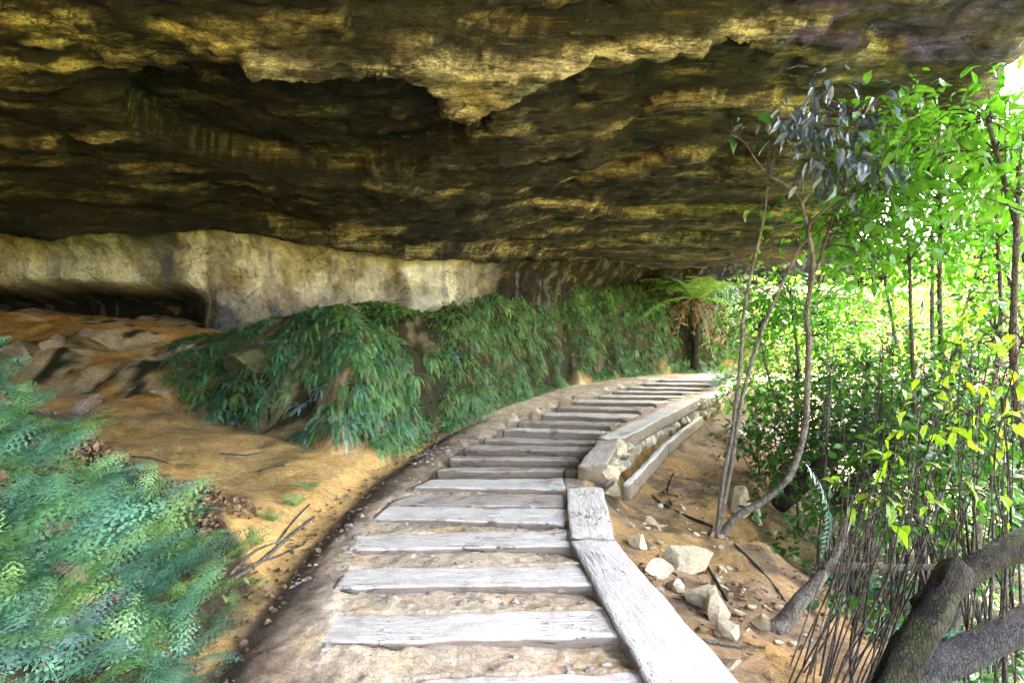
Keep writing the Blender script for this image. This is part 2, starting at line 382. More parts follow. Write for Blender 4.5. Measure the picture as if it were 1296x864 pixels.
def ground_z(X, Y, detail=True):
    X = np.asarray(X, float); Y = np.asarray(Y, float)
    zp = zpath(Y)
    sp = sdp(PATH_POLY, X, Y)
    wob = fbm(X * 0.9, Y * 0.9, 0, 3, 5)
    # left apron
    lx = np.clip(-X - 1.5, 0, 8)
    left = zp + 0.02 + 0.09 * lx + 0.08 * sstep(0.0, 0.5, -sp)
    # near fern mound
    md = np.clip(-X - 1.62 + 0.2 * wob, 0, 4)
    mound = 0.60 * md * (1 - sstep(3.35, 4.7, Y + 0.3 * wob - 0.10 * np.clip(-X - 2, 0, 4)))
    left = left + mound
    # fern bank below the back wall
    b = sdp(BANK_POLY, X, Y) + (0.34 - 0.24 * sstep(-3.2, -4.4, X)) * fbm(X * 1.2, Y * 1.2, 3.0, 4, 9)
    H = 0.85 + 0.72 * sstep(-5.4, -2.2, X) + 0.30 * sstep(-2.0, -0.6, X) + 0.38 * sstep(-0.6, 1.6, X) + 0.3 * sstep(2, 4.5, X)
    bs = b / (1 - 0.55 * sstep(-2.5, 0.0, X))
    bank = H * (0.55 * sstep(-0.1, 0.75, bs) + 0.45 * sstep(0.4, 1.9, bs)) + 0.03 * np.clip(b - 1.6, 0, 6)
    left = left + bank
    # right side
    r = sdp(RIGHT_POLY, X, Y)
    rr = np.clip(r, 0, 60)
    wall = sstep(4.9, 5.7, Y) * (1 - sstep(11, 13.5, Y))
    drop = 0.10 + 0.22 * rr + 0.42 * np.clip(rr - 1.35, 0, 60) ** 1.15 + wall * (0.22 * sstep(0.15, 0.4, rr))
    drop = 2.5 * np.tanh(drop / 2.5) + 0.10 * np.clip(rr - 6, 0, 60)
    right = zp - drop * sstep(0.02, 0.22, rr)
    right = right + 0.16 * wob * sstep(0.3, 1.6, rr) + 0.05 * fbm(X * 4, Y * 4, 0, 3, 21) * sstep(0.25, 0.8, rr)
    z = np.where(r > 0, right, left)
    z = z + 0.10 * fbm(X * 1.6, Y * 1.6, 1.0, 4, 31) * sstep(0.15, 1.0, -sp) * np.where(r > 0, 0.6, 1)
    bz = sstep(0.05, 0.5, b) * (1 - sstep(3, 5, b)) * np.where(r > 0, 0, 1)
    z = z + bz * (0.07 - 0.055 * sstep(-2.8, -3.8, X)) * ridged(X * 1.7, Y * 1.7, z * 2.5, 4, 41) + bz * 0.06 * fbm(X * 1.6, Y * 1.6, z * 2, 5, 47) + bz * 0.05 * fbm(X * 5, Y * 5, z * 5, 4, 49)
    # path surface: slumped soil between the treads
    if detail:
        pin = sstep(-0.10, 0.2, sp)
        hol = np.zeros_like(z)
        for k, q in enumerate(TW):
            fl, fr, br, bl = q
            if k + 1 < len(TW):
                nfl, nfr = TW[k + 1][0], TW[k + 1][1]
            else: nfl, nfr = (fl[0], fl[1] + .5), (fr[0], fr[1] + .5)
            u = np.clip((X - fl[0]) / (fr[0] - fl[0]), -0.3, 1.15)
            yf = fl[1] + (fr[1] - fl[1]) * np.clip(u, 0, 1)
            yb = bl[1] + (br[1] - bl[1]) * np.clip(u, 0, 1)
            yn = nfl[1] + (nfr[1] - nfl[1]) * np.clip(u, 0, 1)
            t = (Y - yb) / np.maximum(yn - yb, 0.05)
            inx = sstep(-0.06, 0.1, u) * (1 - sstep(1.05, 1.15, u))
            dep = (0.055 if k < 6 else 0.2) * (0.65 + 0.5 * sstep(0.3, 1.0, u))
            h = dep * np.clip(t, 0, 1) ** (0.8 if k < 6 else 0.4) * (t > 0) * (Y < yn + 0.1) * inx
            under = (Y >= yf - 0.02) & (Y <= yb) & (u > 0.02) & (u < 1.0)
            h = np.where(under, 0.03, h)
            hol = np.maximum(hol, h)
        z = z - hol * pin
        z = z + pin * (0.018 * fbm(X * 5, Y * 5, 0, 4, 51) + 0.010 * fbm(X * 16, Y * 16, 0, 3, 57))
        z = z - 0.05 * sstep(0.5, 0.15, np.abs(sp + 0.05) * 2) * (X < 0) * (Y < 9)   # gutter along the left edge
    return z


def axis(parts):
    out = []
    for a, b, st in parts:
        n = max(1, int(round((b - a) / st)))
        out += list(np.linspace(a, b, n, endpoint=False))
    out.append(parts[-1][1])
    return np.array(out)

gx = axis([(-400, -60, 40), (-60, -16, 4), (-16, -9, 0.35), (-9, -4, 0.08), (-4, -1.7, 0.05), (-1.7, 1.5, 0.022), (1.5, 3.5, 0.05), (3.5, 8, 0.1), (8, 20, 0.4), (20, 60, 4), (60, 400, 40)])
gy = axis([(-80, -6, 8), (-6, 1.2, 0.3), (1.2, 2.2, 0.06), (2.2, 6.0, 0.022), (6.0, 10, 0.035), (10, 17, 0.06), (17, 25, 0.4), (25, 60, 4), (60, 420, 40)])
GX, GY = np.meshgrid(gx, gy)
GZ = ground_z(GX, GY)
def gzi(X, Y):                          # height read back from the built sheet
    X = np.asarray(X, float); Y = np.asarray(Y, float)
    i = np.clip(np.searchsorted(gx, X) - 1, 0, len(gx) - 2); j = np.clip(np.searchsorted(gy, Y) - 1, 0, len(gy) - 2)
    fx = np.clip((X - gx[i]) / (gx[i + 1] - gx[i]), 0, 1); fy = np.clip((Y - gy[j]) / (gy[j + 1] - gy[j]), 0, 1)
    return (GZ[j, i] * (1 - fx) + GZ[j, i + 1] * fx) * (1 - fy) + (GZ[j + 1, i] * (1 - fx) + GZ[j + 1, i + 1] * fx) * fy
def gz(x, y): return float(gzi([x], [y])[0])
def ground_col(X, Y, Z):
    sp = sdp(PATH_POLY, X, Y); r = sdp(RIGHT_POLY, X, Y); b = sdp(BANK_POLY, X, Y)
    n = fbm(X * 1.3, Y * 1.3, 0, 4, 71); n2 = fbm(X * 4, Y * 4, 0, 4, 73)
    def c(*a): return np.array(a)[None, None, :]
    def mx(a, bb, f): return a * (1 - f[..., None]) + bb * f[..., None]
    C = np.zeros(X.shape + (3,)) + c(0.56, 0.34, 0.12)                # orange apron
    C = mx(C, c(0.46, 0.31, 0.14), sstep(-0.1, 0.5, n2))
    C = mx(C, c(0.30, 0.22, 0.08), sstep(0.1, 0.5, n) * 0.5)
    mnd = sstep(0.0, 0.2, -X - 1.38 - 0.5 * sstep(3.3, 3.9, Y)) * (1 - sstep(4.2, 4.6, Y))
    C = mx(C, c(0.035, 0.026, 0.016), mnd * (0.80 + 0.17 * sstep(-0.3, 0.1, n2)))  # soil darkened to paint in the shade between the fern fronds
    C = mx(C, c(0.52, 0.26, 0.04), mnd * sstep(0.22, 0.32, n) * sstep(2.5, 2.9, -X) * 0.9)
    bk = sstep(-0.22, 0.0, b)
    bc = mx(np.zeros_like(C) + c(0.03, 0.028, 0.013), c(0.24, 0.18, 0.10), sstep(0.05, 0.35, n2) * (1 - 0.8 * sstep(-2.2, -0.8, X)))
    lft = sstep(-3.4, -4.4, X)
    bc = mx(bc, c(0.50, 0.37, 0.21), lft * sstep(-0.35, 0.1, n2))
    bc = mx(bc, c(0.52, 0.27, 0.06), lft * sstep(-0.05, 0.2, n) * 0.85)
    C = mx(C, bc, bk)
    # right slope
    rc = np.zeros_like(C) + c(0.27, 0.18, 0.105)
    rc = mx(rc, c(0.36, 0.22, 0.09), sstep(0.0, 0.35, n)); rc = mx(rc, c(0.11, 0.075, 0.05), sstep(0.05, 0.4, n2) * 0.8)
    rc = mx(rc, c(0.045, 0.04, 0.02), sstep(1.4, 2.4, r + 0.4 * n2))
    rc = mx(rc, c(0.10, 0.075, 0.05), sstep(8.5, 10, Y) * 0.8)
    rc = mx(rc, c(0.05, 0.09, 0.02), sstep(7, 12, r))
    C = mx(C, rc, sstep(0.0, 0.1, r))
    # path
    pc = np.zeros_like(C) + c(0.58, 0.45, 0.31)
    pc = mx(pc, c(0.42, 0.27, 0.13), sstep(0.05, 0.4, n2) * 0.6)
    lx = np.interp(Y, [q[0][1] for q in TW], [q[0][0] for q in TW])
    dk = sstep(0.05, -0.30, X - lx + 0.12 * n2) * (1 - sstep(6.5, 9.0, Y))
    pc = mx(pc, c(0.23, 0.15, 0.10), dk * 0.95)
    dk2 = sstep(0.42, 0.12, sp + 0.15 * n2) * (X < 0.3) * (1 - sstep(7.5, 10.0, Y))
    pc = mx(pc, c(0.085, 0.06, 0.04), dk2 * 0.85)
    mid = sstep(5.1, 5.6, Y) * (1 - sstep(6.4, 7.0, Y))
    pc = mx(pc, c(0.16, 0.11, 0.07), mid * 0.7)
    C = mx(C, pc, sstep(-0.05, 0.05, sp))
    return C
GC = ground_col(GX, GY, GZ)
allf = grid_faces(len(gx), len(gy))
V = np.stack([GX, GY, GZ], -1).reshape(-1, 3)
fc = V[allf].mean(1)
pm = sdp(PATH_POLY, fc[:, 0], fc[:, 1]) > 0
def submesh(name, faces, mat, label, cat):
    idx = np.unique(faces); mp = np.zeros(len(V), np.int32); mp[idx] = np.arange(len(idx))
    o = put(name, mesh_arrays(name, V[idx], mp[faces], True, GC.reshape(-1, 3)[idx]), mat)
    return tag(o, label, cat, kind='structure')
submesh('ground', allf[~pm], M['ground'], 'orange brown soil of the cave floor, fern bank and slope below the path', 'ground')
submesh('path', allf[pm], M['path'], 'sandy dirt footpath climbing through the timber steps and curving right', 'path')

# ------------------------------------------------------------------ cave wall and roof
WALL = [(-16, -8), (-15, 4), (-13, 9.3), (-9.5, 10.5), (-5, 10.3), (-1.8, 10.2), (-0.5, 11.1), (1, 13.8), (3, 16.3), (6, 18.6), (12, 21), (22, 23)]
def cbase(X, Y):
    v = np.clip(10.8 + 0.22 * np.clip(X, 0, 9) + 0.05 * np.clip(-X, 0, 9) - Y, 0, 30)
    return np.interp(v, [0, 1, 3, 5, 7, 10, 16], [3.7, 3.95, 4.4, 4.95, 5.3, 5.6, 5.9]), v
def ceil_hit(px, py):
    d = np.linspace(2.5, 26, 1200)
    X = (px - CX) / F * d; Z = EYE + (HZ - py) / F * d
    c, _ = cbase(X, d)
    k = np.argmax(Z >= c - 0.45)
    return (float(X[k]), float(d[k]))
def cpoly(pts): return [ceil_hit(*p) for p in pts]
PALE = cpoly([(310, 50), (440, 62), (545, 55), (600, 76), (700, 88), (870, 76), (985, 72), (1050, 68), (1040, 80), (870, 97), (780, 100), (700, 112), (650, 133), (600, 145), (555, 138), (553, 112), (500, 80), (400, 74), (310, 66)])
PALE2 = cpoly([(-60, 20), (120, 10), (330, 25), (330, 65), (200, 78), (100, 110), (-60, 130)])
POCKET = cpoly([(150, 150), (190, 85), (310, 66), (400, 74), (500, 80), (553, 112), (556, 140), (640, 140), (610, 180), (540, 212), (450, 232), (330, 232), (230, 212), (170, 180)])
POCK2 = cpoly([(420, -60), (430, 52), (545, 45), (610, 68), (700, 80), (860, 68), (1000, 60), (1010, -60)])
BLUE = cpoly([(985, 50), (1060, -40), (1330, -60), (1300, 70), (1200, 130), (1010, 160), (960, 110)])
FASC = cpoly([(430, 300), (560, 292), (700, 294), (860, 296), (960, 300), (960, 330), (800, 332), (640, 330), (500, 325)])
cxs = axis([(-17, -9, 0.3), (-9, -6, 0.09), (-6, 7.3, 0.042), (7.3, 9.2, 0.1)])
cys = axis([(-8, 2, 0.4), (2, 4.5, 0.12), (4.5, 12, 0.042), (12, 17, 0.07), (17, 24, 0.25)])
X, Y = np.meshgrid(cxs, cys)
def edge_x(Y): return 5.75 + 1.25 * sstep(6.5, 10, Y) + 0.45 * fbm(Y * 0.5, Y * 0 + 3.3, 0, 3, 91) + 0.12 * fbm(Y * 3, Y * 0, 0, 3, 93)
wx = X; wy = Y + 0.40 * fbm(X * 0.45 + 9, Y * 0.9, 0, 4, 103)
c0, v = cbase(wx, wy)
c0 = c0 + 0.22 * fbm(X * 0.35, Y * 0.6, 0, 4, 107)
q = 0.30
s = c0 / q + 0.30 * fbm(X * 0.7, Y * 1.6, 0, 5, 109, 0.6)
fl = np.floor(s); fr = s - fl
terr = q * (fl + sstep(0.42, 0.56, fr))
C = 0.35 * c0 + 0.65 * terr
fascia = np.exp(-((fr - 0.49) / 0.09) ** 2)
pn = 0.11 * fbm(X * 2.2, Y * 4, 0, 5, 111, 0.65)
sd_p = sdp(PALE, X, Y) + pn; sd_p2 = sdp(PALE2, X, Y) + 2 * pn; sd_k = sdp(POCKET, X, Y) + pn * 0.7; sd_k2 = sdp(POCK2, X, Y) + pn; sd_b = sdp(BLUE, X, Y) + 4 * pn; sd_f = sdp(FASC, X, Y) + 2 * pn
lipl = [(-16, 8.6), (-9, 9.0), (-4.5, 9.35), (-2.6, 9.3), (-0.5, 10.2), (1.2, 12.2), (3.2, 14.2), (6.2, 15.2), (9, 15.6)]
beh = sdp(lipl + [(9, 40), (-16, 40)], X, Y) + 1.2 * pn
Cb = 1.6 + (0.154 + 0.047 * sstep(-1.2, -4.5, X)) * Y + 0.10 * fbm(X * 0.9, Y * 0.9, 0, 4, 128) + 0.06 * fbm(X * 1.2, Y * 3, 0, 3, 129)
limf = 1.0
C = C - limf * np.clip(C - (Cb + 0.36 + 0.42 * np.clip(-beh, 0, 9)), 0, 1.2)
C = C * (1 - sstep(-0.02, 0.22, beh)) + Cb * sstep(-0.02, 0.22, beh)
C = C - 0.18 * sstep(-0.05, 0.12, sd_p) + 0.42 * sstep(-0.02, 0.10, sd_k) * (1 - 0.3 * sstep(0.1, 0.7, sd_k)) + 0.16 * sstep(-0.02, 0.12, sd_k2)
C = C + 0.11 * ridged(X * 0.8, Y * 2.2, 0, 5, 113) + 0.05 * fbm(X * 2.5, Y * 9, 0, 4, 117) + 0.02 * fbm(X * 9, Y * 14, 0, 3, 119)
n = fbm(X * 0.5, Y * 1.8, C * 2.5, 5, 121); n2 = fbm(X * 0.8, Y * 5, C * 7, 5, 123); n3 = fbm(X * 0.35, Y * 0.35, 0, 3, 127)
def mxc(a, b, f): return a * (1 - f[..., None]) + np.array(b)[None, None, :] * f[..., None]
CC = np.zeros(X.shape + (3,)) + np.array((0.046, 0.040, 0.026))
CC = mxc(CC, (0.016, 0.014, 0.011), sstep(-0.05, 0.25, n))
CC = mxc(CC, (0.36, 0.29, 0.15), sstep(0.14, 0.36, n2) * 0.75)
CC = mxc(CC, (0.62, 0.51, 0.26), fascia * sstep(-0.12, 0.2, n2 + 0.5 * n3) * 0.8)  # ledge fronts painted paler for the side light they catch
CC = mxc(CC, (1.0, 0.84, 0.36), sstep(-0.1, 0.4, sd_p2) * sstep(-0.25, 0.08, n2) * 0.92)  # brightness of light reaching the upper left, put into the rock colour
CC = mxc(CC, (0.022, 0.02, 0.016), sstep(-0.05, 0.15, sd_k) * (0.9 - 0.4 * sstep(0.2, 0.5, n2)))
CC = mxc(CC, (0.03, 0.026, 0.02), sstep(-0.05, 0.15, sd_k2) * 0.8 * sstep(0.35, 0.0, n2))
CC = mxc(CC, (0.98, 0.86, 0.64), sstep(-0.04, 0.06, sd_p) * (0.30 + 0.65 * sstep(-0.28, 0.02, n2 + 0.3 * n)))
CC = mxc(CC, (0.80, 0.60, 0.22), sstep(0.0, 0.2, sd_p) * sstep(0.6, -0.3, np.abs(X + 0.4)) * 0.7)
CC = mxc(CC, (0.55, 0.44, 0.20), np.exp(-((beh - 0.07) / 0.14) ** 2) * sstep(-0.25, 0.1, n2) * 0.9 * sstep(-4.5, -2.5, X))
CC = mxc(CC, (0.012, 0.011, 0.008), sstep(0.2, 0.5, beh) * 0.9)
CC = mxc(CC, (0.10, 0.07, 0.26), sstep(-0.3, 0.6, sd_b) * sstep(0.3, 0.0, n2) * 0.95)  # blue purple of lens flare painted into the rock colour
CC = mxc(CC, (0.36, 0.34, 0.38), sstep(-0.3, 0.6, sd_b) * sstep(0.22, 0.4, n2) * 0.6)
ex = edge_x(Y)
lip = np.clip(X - ex + 0.25, 0, 5)
CC = mxc(CC, (0.34, 0.24, 0.18), sstep(0.1, 0.45, lip) * 0.8)
C = C + 0.5 * lip ** 1.6
# beyond the lip the rock turns up into the outer cliff face
C = C + np.where(X > ex + 0.35, (X - ex - 0.35) * 5.0, 0)
Vc = np.stack([np.minimum(X, ex + 0.9 + 0.1 * (X - ex)), Y, C], -1).reshape(-1, 3)
# the roof has a back: a shell above
top = Vc.copy(); top[:, 2] = np.maximum(top[:, 2] + 3.0, 9.5)
fcs = grid_faces(len(cxs), len(cys))
nv = len(Vc)
nx_, ny_ = len(cxs), len(cys)
idx = np.arange(nv).reshape(ny_, nx_)
ring = np.concatenate([idx[0, :], idx[1:, -1], idx[-1, -2::-1], idx[-2:0:-1, 0]])
rim = np.stack([ring, np.roll(ring, -1), np.roll(ring, -1) + nv, ring + nv], -1)
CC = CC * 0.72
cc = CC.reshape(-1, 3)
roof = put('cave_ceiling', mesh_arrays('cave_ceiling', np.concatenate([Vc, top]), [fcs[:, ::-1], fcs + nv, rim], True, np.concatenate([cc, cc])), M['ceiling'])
tag(roof, 'dark layered sandstone overhang with yellow and pale broken bands overhead', 'rock overhang', kind='structure')

# back wall: a sheet following the WALL line, scooped and undercut
def resample(pts, st):
    out = []
    for (ax, ay), (bx, by) in zip(pts[:-1], pts[1:]):
        n = max(1, int(math.hypot(bx - ax, by - ay) / st))
        for i in range(n): out.append((ax + (bx - ax) * i / n, ay + (by - ay) * i / n))
    out.append(pts[-1]); return np.array(out)
def smooth_line(p, it):
    for _ in range(it):
        p[1:-1] = (p[:-2] + 2 * p[1:-1] + p[2:]) / 4
    return p
wl = smooth_line(resample(WALL, 0.07), 150)
tng = np.gradient(wl, axis=0); tng /= np.linalg.norm(tng, axis=1)[:, None]
nrm = np.stack([tng[:, 1], -tng[:, 0]], -1)         # towards the open side
zs = np.linspace(0.6, 5.2, 78)
S = np.arange(len(wl)) * 0.07
SS, ZZ = np.meshgrid(S, zs)
WXs = np.broadcast_to(wl[None, :, 0], SS.shape); WYs = np.broadcast_to(wl[None, :, 1], SS.shape)
zr = ZZ - 2.2
prof = 0.55 * sstep(0.9, 1.7, zr) + 0.25 * sstep(1.5, 2.2, zr)       # leans out to join the roof
scoop = 0.22 * fbm(SS * 0.55, ZZ * 0.5, 0, 2, 131) + 0.12 * ridged(SS * 1.2, ZZ * 0.5, 0, 3, 133)
und = -1.5 * sstep(0.66, 0.3, zr + 0.12 * fbm(SS * 0.8, SS * 0, 0, 3, 139)) * sstep(-5.2, -6.8, WXs)
off = prof + scoop + und + 0.05 * fbm(SS * 4, ZZ * 4, 0, 4, 137) + 0.04 * ridged(SS * 1.2, ZZ * 5, 0, 3, 141)
VX = WXs + nrm[None, :, 0] * off; VY = WYs + nrm[None, :, 1] * off
Vw = np.stack([VX, VY, ZZ], -1).reshape(-1, 3)
st = fbm(SS * 1.1 + 0.25 * fbm(SS * 3, ZZ * 2, 0, 3, 145), ZZ * 0.22, 0, 4, 147); st2 = fbm(SS * 2.2, ZZ * 2.4, 0, 5, 149)
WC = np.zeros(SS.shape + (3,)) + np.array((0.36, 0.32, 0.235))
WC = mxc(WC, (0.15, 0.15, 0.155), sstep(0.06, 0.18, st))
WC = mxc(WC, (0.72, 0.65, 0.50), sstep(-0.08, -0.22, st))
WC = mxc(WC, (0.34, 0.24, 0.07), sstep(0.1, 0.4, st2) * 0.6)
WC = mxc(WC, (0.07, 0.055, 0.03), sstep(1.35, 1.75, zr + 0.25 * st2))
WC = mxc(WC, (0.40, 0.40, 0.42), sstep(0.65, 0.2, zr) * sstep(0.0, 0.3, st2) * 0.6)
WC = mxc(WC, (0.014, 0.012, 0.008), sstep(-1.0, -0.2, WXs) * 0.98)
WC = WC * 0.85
WC = mxc(WC, (0.016, 0.014, 0.012), sstep(0.62, 0.42, zr + 0.12 * fbm(SS * 0.8, SS * 0, 0, 3, 139)) * sstep(-5.3, -6.6, WXs))  # undercut painted near black to deepen its shade
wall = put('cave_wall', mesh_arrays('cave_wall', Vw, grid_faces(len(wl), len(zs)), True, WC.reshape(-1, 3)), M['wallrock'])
tag(wall, 'pale stained sandstone back wall of the cave above the fern bank', 'rock wall', kind='structure')

# ------------------------------------------------------------------ timber
def sleeper(name, quad, thick, mat, seed, ntop=14, nl=46, ragged=0.012, zoff=None, tops=None):
    """quad: front-left, front-right, back-right, back-left top corners (3D)."""
    fl, fr, br, bl = [np.array(c, float) for c in quad]
    L = np.linalg.norm((fr + br) / 2 - (fl + bl) / 2); W = np.linalg.norm((bl + br) / 2 - (fl + fr) / 2)
    rad = 0.014
    prof = []                                            # (b across 0..1, drop in metres)
    a = rad / W
    for i in range(ntop): prof.append((a + (1 - 2 * a) * i / (ntop - 1), 0.0))
    prof += [(1 - a * 0.3, rad * 0.3), (1, rad)]
    for i in range(1, 5): prof.append((1, rad + (thick - rad) * i / 4))
    for i in range(1, 4): prof.append((1 - i / 4, thick))
    for i in range(0, 4): prof.append((0, thick - (thick - rad) * i / 4))
    prof += [(0, rad), (a * 0.3, rad * 0.3)]
    prof = np.array(prof); n = len(prof)
    us = np.linspace(0, 1, nl)
    A, Bb = np.meshgrid(us, prof[:, 0], indexing='ij'); D = np.broadcast_to(prof[None, :, 1], A.shape)
    Pt = (fl * ((1 - A) * (1 - Bb))[..., None] + fr * (A * (1 - Bb))[..., None] + br * (A * Bb)[..., None] + bl * ((1 - A) * Bb)[..., None])
    Pt[..., 2] -= D
    x, y = A * L, Bb * W
    up = np.array([0, 0, 1.0]); wd = (bl + br - fl - fr); wd /= np.linalg.norm(wd); ld = (fr + br - fl - bl); ld /= np.linalg.norm(ld)
    edge = np.minimum(Bb, 1 - Bb) * W
    wear = np.exp(-edge / 0.03)
    dz = 0.006 * fbm(x * 3, y * 6, D * 5, 3, seed) + 0.004 * fbm(x * 4, y * 30, D * 20, 3, seed + 3)
    dz = dz - wear * 0.016 * np.clip(fbm(x * 6, y * 2, 0, 3, seed + 5) + 0.15, 0, 1)
    Pt += up * dz[..., None]
    Pt += wd * (((0.012 * fbm(x * 2.2, np.sign(Bb - .5), 0, 4, seed + 7)) * np.sign(Bb - 0.5) * sstep(0.1, 0.02, edge)))[..., None]
    endw = np.where(A < 0.5, -1, 1) * sstep(0.08, 0.0, np.minimum(A, 1 - A) * L)
    Pt += ld * (endw * ragged * 2 * fbm(y * 12, D * 15, np.sign(A - .5), 3, seed + 9))[..., None]
    Vv = Pt.reshape(-1, 3)
    i = np.arange(nl * n).reshape(nl, n)
    j = np.roll(i, -1, 1)
    F4 = np.stack([i[:-1], i[1:], j[1:], j[:-1]], -1).reshape(-1, 4)
    c0_, c1_ = Pt[0].mean(0), Pt[-1].mean(0)
    Vv = np.concatenate([Vv, [c0_, c1_]]); k = nl * n
    e0 = np.stack([np.full(n, k), i[0], j[0]], -1); e1 = np.stack([np.full(n, k + 1), j[-1], i[-1]], -1)
    uvc = np.concatenate([np.stack([x, y + D * 1.0], -1).reshape(-1, 2), [[0, 0], [L, 0]]])
    me = mesh_arrays(name, Vv - np.array(fl), [F4[:, ::-1], e0[:, ::-1], e1[:, ::-1]], True, None, uvc)
    return put(name, me, mat, None, Vector(fl))

ORD = ['nearest', 'second', 'third', 'fourth', 'fifth', 'sixth', 'seventh', 'eighth', 'ninth', 'tenth', 'eleventh', 'twelfth', 'thirteenth', 'fourteenth', 'fifteenth', 'sixteenth', 'seventeenth', 'eighteenth', 'nineteenth', 'twentieth', 'farthest']
TL = {0: 'nearest pale timber step, cut off by the bottom edge of the photo',
      1: 'long pale timber step with a split running in from its left end',
      2: 'clean pale timber step just beyond the split one',
      3: 'pale timber step whose right end meets the joint of two edging beams',
      6: 'broad dusty timber step just before the dark muddy step',
      7: 'dark muddy timber step level with the raised edging block',
      20: 'farthest timber step, at the top of the path by the fern'}
for k, qd in enumerate(TW):
    z0 = 0.018 if k < 7 else 0.03
    corners = [(x, y, 0.055 * y + z0 + 0.006 * math.sin(k * 7 + i * 2)) for i, (x, y) in enumerate(qd)]
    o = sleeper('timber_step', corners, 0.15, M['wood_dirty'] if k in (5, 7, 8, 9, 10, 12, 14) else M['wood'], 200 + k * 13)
    tag(o, TL.get(k, ORD[k] + ' weathered timber step counted up the path from the camera'), 'step', 'timber steps up the path')

def beam(name, near, far, ztn, ztf, thick, mat, label, seed, group='timber edging along the right of the path', cat='edging beam'):
    (nl_, nr_), (fl_, fr_) = near, far
    q = [(nl_[0], nl_[1], ztn), (fl_[0], fl_[1], ztf), (fr_[0], fr_[1], ztf), (nr_[0], nr_[1], ztn)]
    # sleeper runs from near end to far end
    o = sleeper(name, [q[0], q[1], q[2], q[3]], thick, mat, seed, 18, 60, 0.02)
    # sleeper assumes back side is to the left of the run; flip normals
    o.data.flip_normals()
    return tag(o, label, cat, group)
def raised(px, py, h):                   # a pixel on the plane z = 0.055*Y + h
    d = (EYE - h) * F / (py - (HZ - 0.055 * F)); return ((px - CX) / F * d, d)
def pb(name, nl_, nr_, fl_, fr_, h, thick, mat, label, seed):
    a = [raised(*p, h) for p in (nl_, nr_, fl_, fr_)]
    return beam(name, (a[0], a[1]), (a[2], a[3]), 0.055 * (a[0][1] + a[1][1]) / 2 + h, 0.055 * (a[2][1] + a[3][1]) / 2 + h, thick, mat, label, seed)
pb('edging_beam', (842, 905), (975, 905), (720, 682), (779, 683), 0.045, 0.20, M['wood_grey'], 'long grey timber edging beam in the foreground with a gouge near its end', 401)
pb('edging_beam', (721, 680), (778, 681), (716, 617), (764, 616), 0.05, 0.20, M['wood'], 'short cracked timber edging beam between the long beam and the raised block', 411)
pb('edging_beam', (731, 588), (768, 587), (757, 556), (788, 554), 0.17, 0.19, M['wood_dirty'], 'raised edging block with a dark end face', 421)
pb('edging_beam', (756, 554), (789, 555), (856, 506), (884, 505), 0.20, 0.15, M['wood'], 'long raised edging beam on top of the packed stones', 431)
pb('edging_beam', (862, 508), (888, 508), (905, 493), (926, 494), 0.14, 0.15, M['wood_grey'], 'farthest edging beam, bending toward the slender tree', 441)
# lower retaining rail
def rail(pts, label, seed):
    (p0, p1) = pts
    d = np.array(p1[:2]) - np.array(p0[:2]); d /= np.linalg.norm(d); n = np.array([d[1], -d[0]]) * 0.075
    q = [(*p0,), (*p1,), (p1[0] + n[0], p1[1] + n[1], p1[2]), (p0[0] + n[0], p0[1] + n[1], p0[2])]
    o = sleeper('retaining_rail', q, 0.16, M['wood_grey'], seed, 6, 30, 0.012); o.data.flip_normals()
    return tag(o, label, 'retaining rail', 'pale rails holding the packed stones')
ra, rb, rc_ = P(788, 612, 5.4), P(838, 560, 7.2), P(884, 526, 9.3)
rail((tuple(ra), tuple(rb)), 'nearer pale rail below the packed stones beside the mossy beam end', 451)
rail((tuple(rb + (rb - ra).normalized() * 0.02), tuple(rc_)), 'farther pale rail below the packed stones reaching under the edging beam', 461)

# ------------------------------------------------------------------ stones
def rock_mesh(name, seed, sx, sy, sz, sub=5, cuts=16):
    import bmesh
    rr = random.Random(seed)
    bm = bmesh.new(); bmesh.ops.create_icosphere(bm, subdivisions=sub, radius=1.0)
    Vv = np.array([v.co for v in bm.verts])
    for _ in range(cuts):
        nn = np.array([rr.gauss(0, 1), rr.gauss(0, 1), rr.gauss(0, 0.9)]); nn /= np.linalg.norm(nn)
        t = rr.uniform(0.38, 0.72); d = Vv @ nn
        Vv = Vv - np.clip(d - t, 0, None)[:, None] * nn * 0.99
    Vv *= (1 + 0.05 * fbm(Vv[:, 0] * 2 + seed, Vv[:, 1] * 2, Vv[:, 2] * 2, 4, seed))[:, None]
    Vv += 0.025 * np.stack([fbm(Vv[:, 0] * 7, Vv[:, 1] * 7, Vv[:, 2] * 7, 3, seed + k) for k in range(3)], -1)
    Vv *= np.array([sx, sy, sz])
    for v, c in zip(bm.verts, Vv): v.co = c
    me = bpy.data.meshes.new(name); bm.to_mesh(me); bm.free()
    me.polygons.foreach_set('use_smooth', np.ones(len(me.polygons), bool))
    me.set_sharp_from_angle(angle=R(28))
    return me
def rock(name, px, py, d, w, h, seed, mat, label, cat='rock', group=None, dep=None, rz=0, sink=0.3):
    x = (px - CX) / F * d
    kk = 0.92 if cat == 'rock' else 1.05
    sx = w / F * d / 2 * kk; sz = h / F * d / 2 * kk * 1.1
    if cat == 'boulder': sink = 0.5
    me = rock_mesh(name, seed, sx, dep or sx * 0.75, sz)
    o = put(name, me, mat, None, (x, d, gz(x, d) + sz * (1 - 2 * sink)), (random.uniform(-.15, .15), random.uniform(-.2, .2), rz))
    return tag(o, label, cat, group)
def ground_hit(px, py, d0=1.8, d1=22):
    d = np.linspace(d0, d1, 1500); X = (px - CX) / F * d; Z = EYE + (HZ - py) / F * d
    k = int(np.argmax(gzi(X, d) >= Z)); return float(d[k])
